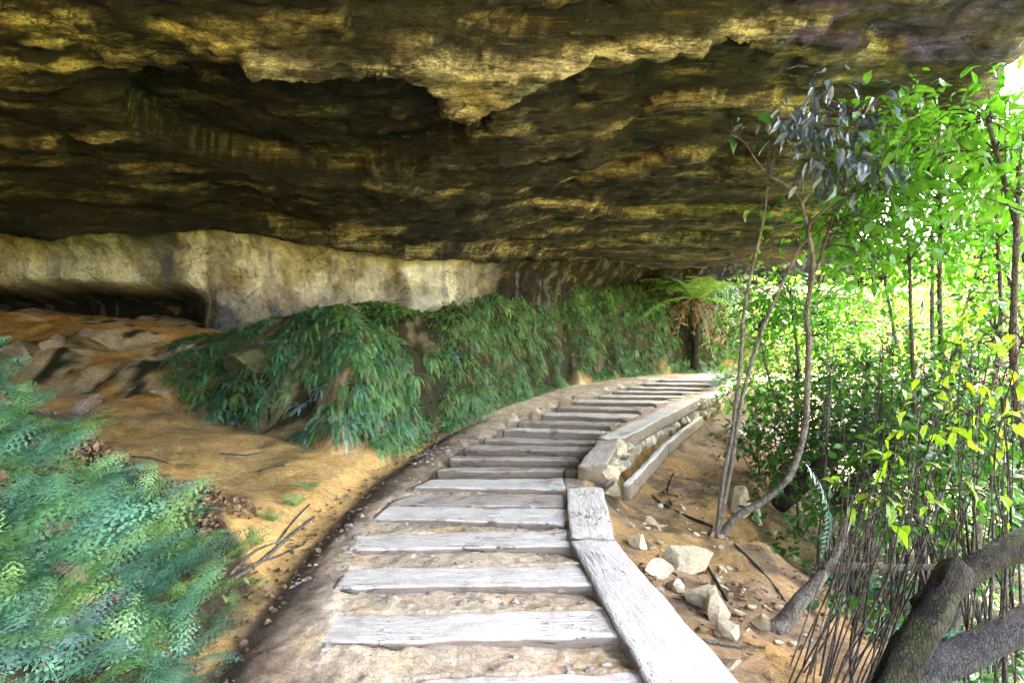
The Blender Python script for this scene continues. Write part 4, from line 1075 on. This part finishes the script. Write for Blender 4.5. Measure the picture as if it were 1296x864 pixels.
for (x, y), z, bd_, dn in zip(cand2, z2, b2, den2):
    px = CX + x / y * F; py = HZ - (z - EYE) / y * F
    if bd_ < -0.05 or px < 215 + max(0, py - 480) * 1.15 or px > 935 or (495 < px < 540 and py < 450): continue
    if px < 300 and dn < 0: continue
    if dn < (-0.09 if px < 560 else -0.5): continue
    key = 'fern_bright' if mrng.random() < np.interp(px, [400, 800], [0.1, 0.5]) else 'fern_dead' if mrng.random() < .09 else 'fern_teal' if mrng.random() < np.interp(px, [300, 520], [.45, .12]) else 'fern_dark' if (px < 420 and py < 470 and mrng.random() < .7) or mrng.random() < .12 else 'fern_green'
    sd_ = slope_dir(x, y); s0 = mrng.uniform(0.15, 0.32)
    for q_ in range(8):
        v, f = lib[mrng.randrange(5)]; a = sd_ + mrng.uniform(-1.6, 1.6); s1 = s0 * mrng.uniform(.6, 1.2); ca_, sa_ = math.cos(a) * s1, math.sin(a) * s1
        mass[key].append(np.stack([x + v[:, 0] * ca_ - v[:, 1] * sa_, y + v[:, 0] * sa_ + v[:, 1] * ca_, z + 0.02 + v[:, 2] * s1], -1))
for key, lb in (('fern_green', 'small green hanging ferns filling the bank between the larger plants'), ('fern_bright', 'small yellow green hanging ferns filling the far bank'), ('fern_dark', 'small dark ferns in the shade of the bank top'), ('fern_teal', 'small teal hanging ferns mixed through the nearer bank'), ('fern_dead', 'withered brown fronds hanging among the bank ferns')):
    vv = np.concatenate(mass[key])
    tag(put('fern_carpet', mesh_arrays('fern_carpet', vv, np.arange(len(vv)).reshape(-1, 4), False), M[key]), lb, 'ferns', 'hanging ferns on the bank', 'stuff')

# tree fern at the far end of the bank, with its skirt of dead fronds
def tree_fern(name, px, py, d, nf, size, label, key='fern_green', dead=16):
    top = np.array(P(px, py, d)); x, y = top[0], top[1]
    root = empty(name, (x, y, gz(x, y) - 0.05), label, 'tree fern'); zt = top[2] - root.location.z
    tube('trunk', [(x, y, root.location.z), (x + .03, y, root.location.z + zt * .5), (x, y, root.location.z + zt)], 0.13, 0.10, M['bark_dark'], root, 10, 5, 0.25, 3)
    g = [frond_mesh('frond', 'wide', R(t0), R(kp), 900 + i, M[key]) for i, (t0, kp) in enumerate([(40, 70), (55, 95), (20, 60)])]
    dm = [frond_mesh('dead_frond', 'stalk', R(t0), R(kp), 910 + i, M['fern_dead']) for i, (t0, kp) in enumerate([(15, 110), (-25, 40), (40, 150)])]
    tr_ = random.Random(int(px))
    for i in range(nf):
        put('frond', tr_.choice(g), None, root, (0, 0, zt), (0, tr_.uniform(-.2, .2), 6.283 * (i + tr_.uniform(-.3, .3)) / nf), size * tr_.uniform(.75, 1.1))
    for i in range(dead):
        put('dead_frond', tr_.choice(dm), None, root, (0, 0, zt - 0.05), (tr_.uniform(-.4, .4), tr_.uniform(-0.1, .5), 6.283 * (i + tr_.uniform(-.5, .5)) / dead), size * tr_.uniform(.45, 1.0))
    return root
tree_fern('tree_fern', 880, 378, 16.1, 22, 2.1, 'tree fern with a skirt of brown dead fronds at the far end of the bank', 'fern_bright', 46)
tree_fern('tree_fern', 690, 372, 13.6, 9, 0.6, 'small green tree fern at the top of the bank below the dark roof', 'fern_green', 4)
for px, py, d, s, lb in [(916, 462, 13.2, 0.75, 'pale blue fern at the far end of the path beside the slender stems'), (905, 470, 12.4, 0.5, 'smaller pale blue fern in front of the far path end')]:
    x = (px - CX) / F * d
    lacy = empty('fern', (x, d, gz(x, d)), lb, 'fern', 'ferns at the far path end')
    for i in range(9):
        put('frond', FM['fern_blue'][i % 4], None, lacy, (0, 0, 0), (0, 0, i * 0.7), s * frng.uniform(.8, 1.1))
# pale hanging frond in the thicket
o = put('hanging_frond', frond_mesh('hanging_frond', 'wide', R(-35), R(70), 955, M['fern_blue']), None, None, tuple(P(1015, 580, 3.3)), (0, 0.2, R(-20)), 0.62)
tag(o, 'long pale blue fern frond hanging down in front of the thicket', 'fern frond')

# ------------------------------------------------------------------ right-hand thicket
def bush_tree(name, label, x, y, stems_top, ells, nclus, nleaf, size, lmat, seed, cat='tree', r0=0.05, group=None, width=0.46, hang=0.4, spread=0.25, bark='bark', lname='crown'):
    z = gz(x, y) - 0.08
    rt = empty(name, (x, y, z), label, cat, group); rr = random.Random(seed); st = []
    for k, tp in enumerate(stems_top):
        b = np.array([x, y, z]); tp = np.array(tp); mids = []
        for f in (0.3, 0.6):
            mids.append(b + (tp - b) * f + np.array([rr.uniform(-.18, .18), rr.uniform(-.15, .15), 0]) * np.linalg.norm(tp - b) * 0.35)
        pts = [b] + mids + [tp]; c = catmull(pts, 7); st.append(c[6:])
        Vv, F4, e = tube_arrays(c - b, r0 * (1 if k == 0 else 0.65), r0 * 0.28, 8, 0.12, seed + k)
        put('trunk' if k == 0 else 'stem', mesh_arrays('trunk', Vv, [F4, e]), M[bark], rt)
    crown_part(rt, ells, st, nclus, nleaf, size, M[lmat], M['twig'], seed, width, hang, spread, lname)
    return rt
def pe(px, py, d, rx, rz): return (tuple(P(px, py, d)), (rx, rx * 0.9, rz))
GRP = 'leafy trees outside the overhang'
bush_tree('leafy_tree', 'tree with large bright green leaves closest on the right, its crown reaching the roof lip', 4.0, 5.3, [P(1190, 215, 5.2), P(1260, 230, 5.2), P(1150, 300, 5.4)],
          [pe(1190, 190, 5.2, .75, .45), pe(1260, 240, 5.0, .6, .55), pe(1160, 290, 5.3, .55, .45), pe(1270, 150, 5.4, .5, .3)], 125, 11, 0.15, 'leaf_lime', 1001, group=GRP, width=0.5, spread=0.17)
bush_tree('leafy_tree', 'overhanging branch tree with the largest leaves at the right edge of the photo', 3.5, 3.6, [P(1290, 210, 3.8), P(1330, 260, 3.6), P(1250, 150, 4.0)],
          [pe(1240, 200, 4.0, .42, .3), pe(1290, 270, 3.7, .35, .35), pe(1200, 170, 4.2, .35, .2), pe(1310, 150, 3.9, .3, .25)], 46, 9, 0.14, 'leaf_lime', 1011, group=GRP, width=0.5, spread=0.14)
bush_tree('leafy_tree', 'leafy tree rising behind the right edge crowns toward the roof lip', 7.6, 7.6, [P(1280, 170, 7.6), P(1230, 230, 7.6), P(1330, 200, 7.6)],
          [pe(1270, 170, 7.6, 1.0, .8), pe(1220, 250, 7.6, .9, .8), pe(1310, 320, 7.6, .8, .9)], 110, 12, 0.16, 'leaf_green', 1012, group=GRP, spread=0.24)
bush_tree('leafy_tree', 'glossy dark green tree behind the bright nearest crown', 5.2, 6.9, [P(1180, 250, 6.8), P(1110, 300, 6.8), P(1250, 300, 6.8)],
          [pe(1170, 270, 6.8, .8, .6), pe(1100, 330, 6.9, .5, .5), pe(1125, 285, 6.5, .6, .5), pe(1260, 330, 6.8, .7, .6)], 165, 12, 0.14, 'leaf_lime', 1002, group=GRP, spread=0.2)
bush_tree('leafy_tree', 'lime green tree showing between the slender stems', 4.5, 9.0, [P(1000, 370, 8.8), P(1040, 340, 9), P(960, 420, 9)],
          [pe(995, 380, 8.8, .7, .6), pe(1050, 400, 9, .7, .5), pe(960, 430, 9.0, .45, .5)], 150, 12, 0.13, 'leaf_lime', 1003, group=GRP, spread=0.22)
bush_tree('leafy_tree', 'lime tree behind the middle of the thicket', 7.0, 10.5, [P(1130, 330, 10.3), P(1080, 400, 10.3), P(1180, 400, 10.3)],
          [pe(1130, 400, 10.3, 1.3, .8), pe(1210, 370, 10.3, .9, .9)], 150, 12, 0.15, 'leaf_lime', 1004, group=GRP, spread=0.28)
bush_tree('leafy_tree', 'tall sunlit tree at the right edge of the photo', 8.2, 9.0, [P(1300, 250, 9), P(1250, 330, 9), P(1340, 330, 9)],
          [pe(1290, 260, 9, 1.2, 1.1), pe(1260, 380, 9, 1.0, .8), pe(1320, 180, 9, 1.0, .7)], 160, 12, 0.16, 'leaf_lime', 1005, group=GRP, spread=0.28)
bush_tree('leafy_tree', 'far pale green tree behind the tree fern and slender stems', 7.6, 15.5, [P(985, 370, 15.4), P(1030, 390, 15.4)],
          [pe(990, 400, 15.4, 1.4, 1.1), pe(1060, 430, 15.4, 1.2, .9)], 120, 11, 0.18, 'leaf_lime', 1006, group=GRP, spread=0.35)
bush_tree('leafy_tree', 'far spreading tree low behind the white sky gap', 13.0, 19.0, [P(1130, 400, 19), P(1190, 400, 19)],
          [pe(1150, 440, 19, 2.6, 1.3), pe(1240, 430, 19, 2.2, 1.4)], 150, 11, 0.24, 'leaf_lime', 1007, group=GRP, spread=0.5)
bush_tree('leafy_tree', 'far tree filling the right edge at eye level', 19.0, 22.0, [P(1280, 380, 22), P(1320, 380, 22)],
          [pe(1280, 410, 22, 2.8, 2.0)], 150, 11, 0.26, 'leaf_lime', 1008, group=GRP, spread=0.5)
SH = 'shrubs of the shaded thicket'
SHR = [(985, 520, 7.5, .55, .4, 'leaf_green', 'green shrub low behind the slender stems'), (1060, 520, 6.8, .6, .5, 'leaf_dark', 'dark shrub right of the curved trunk'),
       (1130, 470, 6.0, .6, .5, 'leaf_green', 'mid green shrub in the centre of the thicket'), (1200, 480, 5.2, .5, .45, 'leaf_lime', 'lime shrub above the twiggy stems'),
       (1260, 440, 5.0, .5, .6, 'leaf_green', 'green shrub at the right edge below the nearest crown'), (1150, 570, 5.6, .6, .4, 'leaf_dark', 'dark shrub behind the shorter slanting log'),
       (1250, 560, 4.4, .45, .4, 'leaf_dark', 'dark shrub above the broken log'), (1010, 600, 6.5, .5, .35, 'leaf_dark', 'dark low shrub behind the curved trunk foot'),
       (1090, 640, 5.0, .45, .3, 'leaf_dark', 'dark shrub just above the pale leaning trunk'), (950, 500, 10.0, .6, .5, 'leaf_lime', 'lime shrub at the outer bend of the path'),
       (975, 470, 12.0, .9, .7, 'leaf_green', 'green shrub beyond the outer bend of the path'), (1040, 480, 9.0, .9, .6, 'leaf_green', 'broad green shrub behind the curved trunk'),
       (1120, 530, 8.0, 1.0, .6, 'leaf_dark', 'broad dark shrub deep in the thicket'), (1220, 520, 7.0, 1.0, .7, 'leaf_dark', 'broad dark shrub deep at the right'),
       (1290, 600, 5.5, .8, .6, 'leaf_dark', 'dark shrub at the right edge behind the crossing stems'), (1180, 600, 5.0, .6, .4, 'leaf_green', 'green shrub low behind the bent log'),
       (1050, 570, 7.5, .8, .5, 'leaf_dark', 'dark shrub behind the upright bare stems'), (960, 560, 8.0, .4, .3, 'leaf_dark', 'small dark shrub under the outer bend'),
       (1170, 545, 9.5, 1.1, .8, 'leaf_dark', 'wide dark shrub far behind the tall bare stems'), (1270, 560, 9.0, 1.1, .9, 'leaf_dark', 'wide dark shrub far behind the right edge stems'), (1240, 660, 6.0, .8, .6, 'leaf_dark', 'dark shrub in the hollow behind the broken log'),
       (1190, 520, 5.8, .6, .5, 'leaf_dark', 'dark shrub between the yellow leaved saplings'), (1285, 510, 6.2, .7, .5, 'leaf_dark', 'dark shrub beyond the hanging yellow leaves at the right edge'), (1085, 480, 7.4, .6, .5, 'leaf_dark', 'dark shrub just right of the curved trunk, above eye level of the path')]
for i, (px, py, d, rx, rz, mt, lb) in enumerate(SHR):
    x = (px - CX) / F * d
    bush_tree('shrub', lb, x, d, [P(px, py - rz * 40, d), P(px - 30, py, d), P(px + 30, py, d)], [pe(px, py, d, rx, rz)], int(46 * (rx / .55) ** 2), 10, 0.095, mt, 1100 + i, 'shrub', 0.018, SH, 0.7, 0.35, 0.14, 'twig', 'foliage')
# near sapling with sparse yellow-green leaves
for i, (bx, by, d, tops, lb) in enumerate([
    (1150, 850, 3.2, [(1230, 470), (1190, 520), (1270, 530)], 'sapling with sparse yellow green leaves above the broken log'),
    (1080, 860, 2.9, [(1100, 600), (1150, 580), (1190, 620)], 'sapling with a few big lime leaves among the bare stems'),
    (1290, 700, 3.0, [(1260, 430), (1300, 400), (1230, 500)], 'sapling with hanging yellow leaves at the right edge')]):
    x = (bx - CX) / F * d
    bush_tree('sapling', lb, x, d, [P(tx, ty, d + 0.1) for tx, ty in tops], [pe(tx, ty + 10, d + 0.1, .24, .22) for tx, ty in tops], 16, 4, 0.10, 'leaf_yellow', 1200 + i, 'sapling', 0.010, 'sparse saplings near the camera', 0.6, 0.9, 0.09, 'twig', 'foliage')
# bare twiggy stems
trng = random.Random(9)
def bare_clump(px0, px1, py, d, n, lean, top, r, label):
    cx_ = (px0 + px1) / 2; x = (cx_ - CX) / F * d
    rt = empty('bare_shrub', (x, d, gz(x, d) - 0.05), label, 'shrub', 'bare stemmed shrubs in the lower right')
    for i in range(n):
        bx = trng.uniform(px0, px1); dd = d + trng.uniform(-.25, .25)
        xx = (bx - CX) / F * dd; b = np.array([xx, dd, gz(xx, dd) - 0.03])
        tx = bx + trng.uniform(*lean); ty = trng.uniform(*top); tp = np.array(P(tx, ty, dd + trng.uniform(-.1, .3)))
        m1 = b + (tp - b) * .35 + np.array([trng.uniform(-.03, .03), 0, 0]); m2 = b + (tp - b) * .7 + np.array([trng.uniform(-.05, .05), 0, .02])
        tube('stem', [b, m1, m2, tp], r * trng.uniform(.7, 1.25), r * 0.35, M['twig'] if trng.random() < .75 else M['bark_pale'], rt, 5, 4, 0.1, i)
bare_clump(985, 1040, 880, 2.75, 13, (40, 150), (560, 720), 0.0058, 'dense clump of bare stems leaning right at the bottom edge')
bare_clump(1030, 1110, 880, 2.9, 15, (40, 160), (500, 700), 0.0058, 'taller clump of bare stems in front of the broken log')
bare_clump(1060, 1180, 760, 4.2, 12, (0, 90), (430, 560), 0.007, 'loose clump of tall bare stems behind the leaning trunk')
bare_clump(1010, 1130, 660, 5.6, 18, (-20, 60), (400, 520), 0.009, 'upright bare stems in the shaded thicket')
bare_clump(1200, 1300, 720, 3.4, 12, (-40, 60), (400, 560), 0.006, 'bare stems crossing at the right edge above the broken log')
# dark ferns of the gully
for i, (px, py, d, s, key) in enumerate([(960, 470, 9.5, .8, 'fern_teal'), (1100, 560, 5.8, .55, 'fern_teal'), (1150, 640, 4.6, .5, 'fern_teal'), (1220, 640, 4.2, .5, 'fern_green'), (1270, 740, 3.3, .5, 'fern_bright'), (1060, 580, 6.0, .6, 'fern_teal'), (1250, 850, 3.3, .4, 'fern_blue'), (1180, 850, 3.5, .35, 'fern_blue')]):
    x = (px - CX) / F * d
    lacy_fern(x, d, s, key, ['teal fern under the outer bend of the path', 'teal fern in the shade right of the curved trunk', 'teal fern below the lower slanting log', 'green fern above the bent broken log', 'bright fern behind the top of the broken log', 'teal fern left of the shaded logs', 'blue grey fern under the smooth grey log', 'blue grey fern beside the broken log foot'][i], 'ferns of the shaded gully')

# ------------------------------------------------------------------ litter, herbs and pebbles (uncountable)
def scatter_leaves(name, pts, size, mat, label, cat, up=0.25, width=0.9):
    pts = np.asarray(pts); n = len(pts); a = RNG.uniform(0, 6.28, n)
    dirs = np.stack([np.cos(a), np.sin(a), RNG.normal(0, up, n) + up], -1)
    v, f = leaves(pts, dirs, size * RNG.uniform(.5, 1.4, n), width)
    tag(put(name, mesh_arrays(name, v, f, False), mat), label, cat, kind='stuff')
n = 9000; x = RNG.uniform(0.8, 7, n); y = RNG.uniform(2.2, 12, n); r = sdp(RIGHT_POLY, x, y)
den = fbm(x * 1.5, y * 1.5, 0, 3, 161); keep = (r > 0.22) & (den + 0.5 * sstep(1.2, 2.5, r) > RNG.uniform(-0.1, 0.7, n))
x, y = x[keep], y[keep]; z = gzi(x, y)
scatter_leaves('leaf_litter', np.stack([x, y, z + 0.008], -1), 0.05, M['litter'], 'dry brown leaves and twigs scattered over the slope below the path', 'leaf litter')
n = 2600; x = RNG.uniform(-2.6, -1.0, n); y = RNG.uniform(2.2, 8.5, n); sp = sdp(PATH_POLY, x, y)
keep = (np.abs(sp + 0.02) < 0.16) & (RNG.uniform(0, 1, n) < 0.75); x, y = x[keep], y[keep]; z = gzi(x, y)
scatter_leaves('edge_litter', np.stack([x, y, z + 0.006], -1), 0.045, M['litter'], 'dark dead leaves gathered along the left edge of the path', 'leaf litter')
n = 42000; k = RNG.integers(2, len(FOOT) - 3, n); t = RNG.uniform(0, 1, n); off = RNG.uniform(-0.05, 2.0, n)
A_ = np.array(FOOT)[k]; B_ = np.array(FOOT)[k + 1]; dv = B_ - A_; L = np.linalg.norm(dv, axis=1)
keep = RNG.uniform(0, 3.5, n) < L; A_, dv, t, off, L = A_[keep], dv[keep], t[keep], off[keep], L[keep]
x = A_[:, 0] + dv[:, 0] * t - dv[:, 1] / L * off; y = A_[:, 1] + dv[:, 1] * t + dv[:, 0] / L * off
den = fbm(x * 1.4, y * 1.4, 0, 3, 171); lim = 205 + 0 * x; z = gzi(x, y); px = CX + x / y * F; py = HZ - (z - EYE) / y * F
keep = (sdp(BANK_POLY, x, y) > 0.02) & (den > RNG.uniform(-0.3, 0.4, len(x))) & (px > 215 + np.maximum(0, py - 500)) & (px < 930)
scatter_leaves('bank_herbs', np.stack([x, y, z + 0.02], -1)[keep], 0.065, M['moss'], 'small leafy herbs and moss filling in between the bank ferns', 'ground cover', 0.5)
n = 16000; x = RNG.uniform(-3.6, -1.35, n); y = RNG.uniform(1.6, 5.2, n); den = fbm(x * 2, y * 2, 0, 3, 181); keep = (den > RNG.uniform(-0.4, 0.4, n)) & (sdp(PATH_POLY, x, y) < -0.05)
keep &= (-x > 1.8) & (y < 4.2)
x, y = x[keep], y[keep]; z = gzi(x, y)
scatter_leaves('mound_litter', np.stack([x, y, z + 0.02], -1), 0.045, M['litter'], 'dead brown leaves and stalks under the lacy ferns', 'leaf litter', 0.5)
n = 26000; x = RNG.uniform(2.0, 13, n); y = RNG.uniform(2.2, 17, n); r = sdp(RIGHT_POLY, x, y); den = fbm(x * 0.8, y * 0.8, 0, 3, 187)
keep = (r > 1.5) & (den + 0.4 * sstep(2, 4, r) > RNG.uniform(-0.3, 0.6, n)); x, y = x[keep], y[keep]; z = gzi(x, y)
scatter_leaves('thicket_herbs', np.stack([x, y, z + RNG.uniform(0, .22, len(x)) ** 1.0], -1), 0.10, M['leaf_dark'], 'dark green herbs and seedlings covering the gully floor under the thicket', 'ground cover', 0.5, 0.7)
# pebbles
import bmesh as _bm
b_ = _bm.new(); _bm.ops.create_icosphere(b_, subdivisions=1, radius=1); pv = np.array([v.co for v in b_.verts]); pf = np.array([[v.index for v in f.verts] for f in b_.faces]); b_.free()
n = 7000; x = RNG.uniform(-1.5, 0.6, n); y = RNG.uniform(2.3, 7.5, n) ** 1.0; den = fbm(x * 2.5, y * 4, 0, 3, 191)
keep = (sdp(PATH_POLY, x, y) > 0.05) & (den > RNG.uniform(-0.2, 0.5, n))
for q_ in TW: keep &= ~((sdp(q_, x, y) > -0.012))
x, y = x[keep], y[keep]; z = gzi(x, y); m = len(x); sz = 0.004 + 0.018 * RNG.uniform(0, 1, m) ** 3.5
jit = 1 + 0.3 * RNG.normal(size=(m, len(pv), 1)); vv = (pv[None] * jit * sz[:, None, None] * np.array([1.2, 1, .7]) + np.stack([x, y, z], -1)[:, None, :]).reshape(-1, 3)
tag(put('gravel', mesh_arrays('gravel', vv, (pf[None] + (np.arange(m) * len(pv))[:, None, None]).reshape(-1, 3), False), M['pebble']), 'small pebbles and grit between the timber steps', 'gravel', kind='stuff')

# ------------------------------------------------------------------ light, sky, camera
SUN_EL, SUN_AZ = 50.0, 25.0        # azimuth clockwise from +Y (north) towards +X
w = bpy.data.worlds.new('World'); SC.world = w; w.use_nodes = True
nt = w.node_tree; bg = nt.nodes['Background']; sky = nt.nodes.new('ShaderNodeTexSky'); sky.sky_type = 'NISHITA'; sky.sun_disc = False
sky.sun_elevation = R(SUN_EL); sky.sun_rotation = R(SUN_AZ); sky.air_density = 0.7; sky.dust_density = 6.0; sky.ozone_density = 0.0
nt.links.new(sky.outputs[0], bg.inputs[0]); bg.inputs[1].default_value = 0.15
sl = bpy.data.lights.new('sun', 'SUN'); sl.energy = 4.0; sl.angle = R(0.53); sl.color = (1.0, 0.95, 0.86)
so = bpy.data.objects.new('sun', sl); COL.objects.link(so)
dirv = Vector((math.sin(R(SUN_AZ)) * math.cos(R(SUN_EL)), math.cos(R(SUN_AZ)) * math.cos(R(SUN_EL)), math.sin(R(SUN_EL))))
so.rotation_euler = dirv.to_track_quat('Z', 'Y').to_euler(); so.location = (10, 5, 20)
cam = bpy.data.cameras.new('camera'); co = bpy.data.objects.new('camera', cam); COL.objects.link(co)
cam.sensor_width = 36; cam.lens = 36 * F / 1296; cam.shift_y = (HZ - 432) / 1296
co.location = (0, 0, EYE); co.rotation_euler = (R(90), 0, 0); cam.clip_end = 2000; cam.clip_start = 0.05
SC.camera = co
SC.view_settings.view_transform = 'Standard'; SC.view_settings.look = 'None'; SC.view_settings.exposure = 5.65
try:
    SC.view_settings.use_white_balance = True; SC.view_settings.white_balance_temperature = 7000; SC.view_settings.white_balance_tint = 10
except Exception: pass; SC.view_settings.gamma = 1.0
SC.view_settings.use_curve_mapping = False
SC.render.engine = 'CYCLES'
cy = SC.cycles
cy.use_denoising = True
try: cy.denoiser = 'OPENIMAGEDENOISE'
except Exception: pass
cy.max_bounces = 8; cy.diffuse_bounces = 3; cy.glossy_bounces = 3; cy.transmission_bounces = 4; cy.transparent_max_bounces = 4
cy.sample_clamp_indirect = 0.25; cy.sample_clamp_direct = 0.0; cy.caustics_reflective = False; cy.caustics_refractive = False; cy.blur_glossy = 1.0
cy.use_adaptive_sampling = False
try:
    cy.denoising_input_passes = 'RGB_ALBEDO_NORMAL'; cy.denoising_prefilter = 'ACCURATE'; cy.denoising_quality = 'HIGH'
except Exception: pass
SC.render.filter_size = 1.1
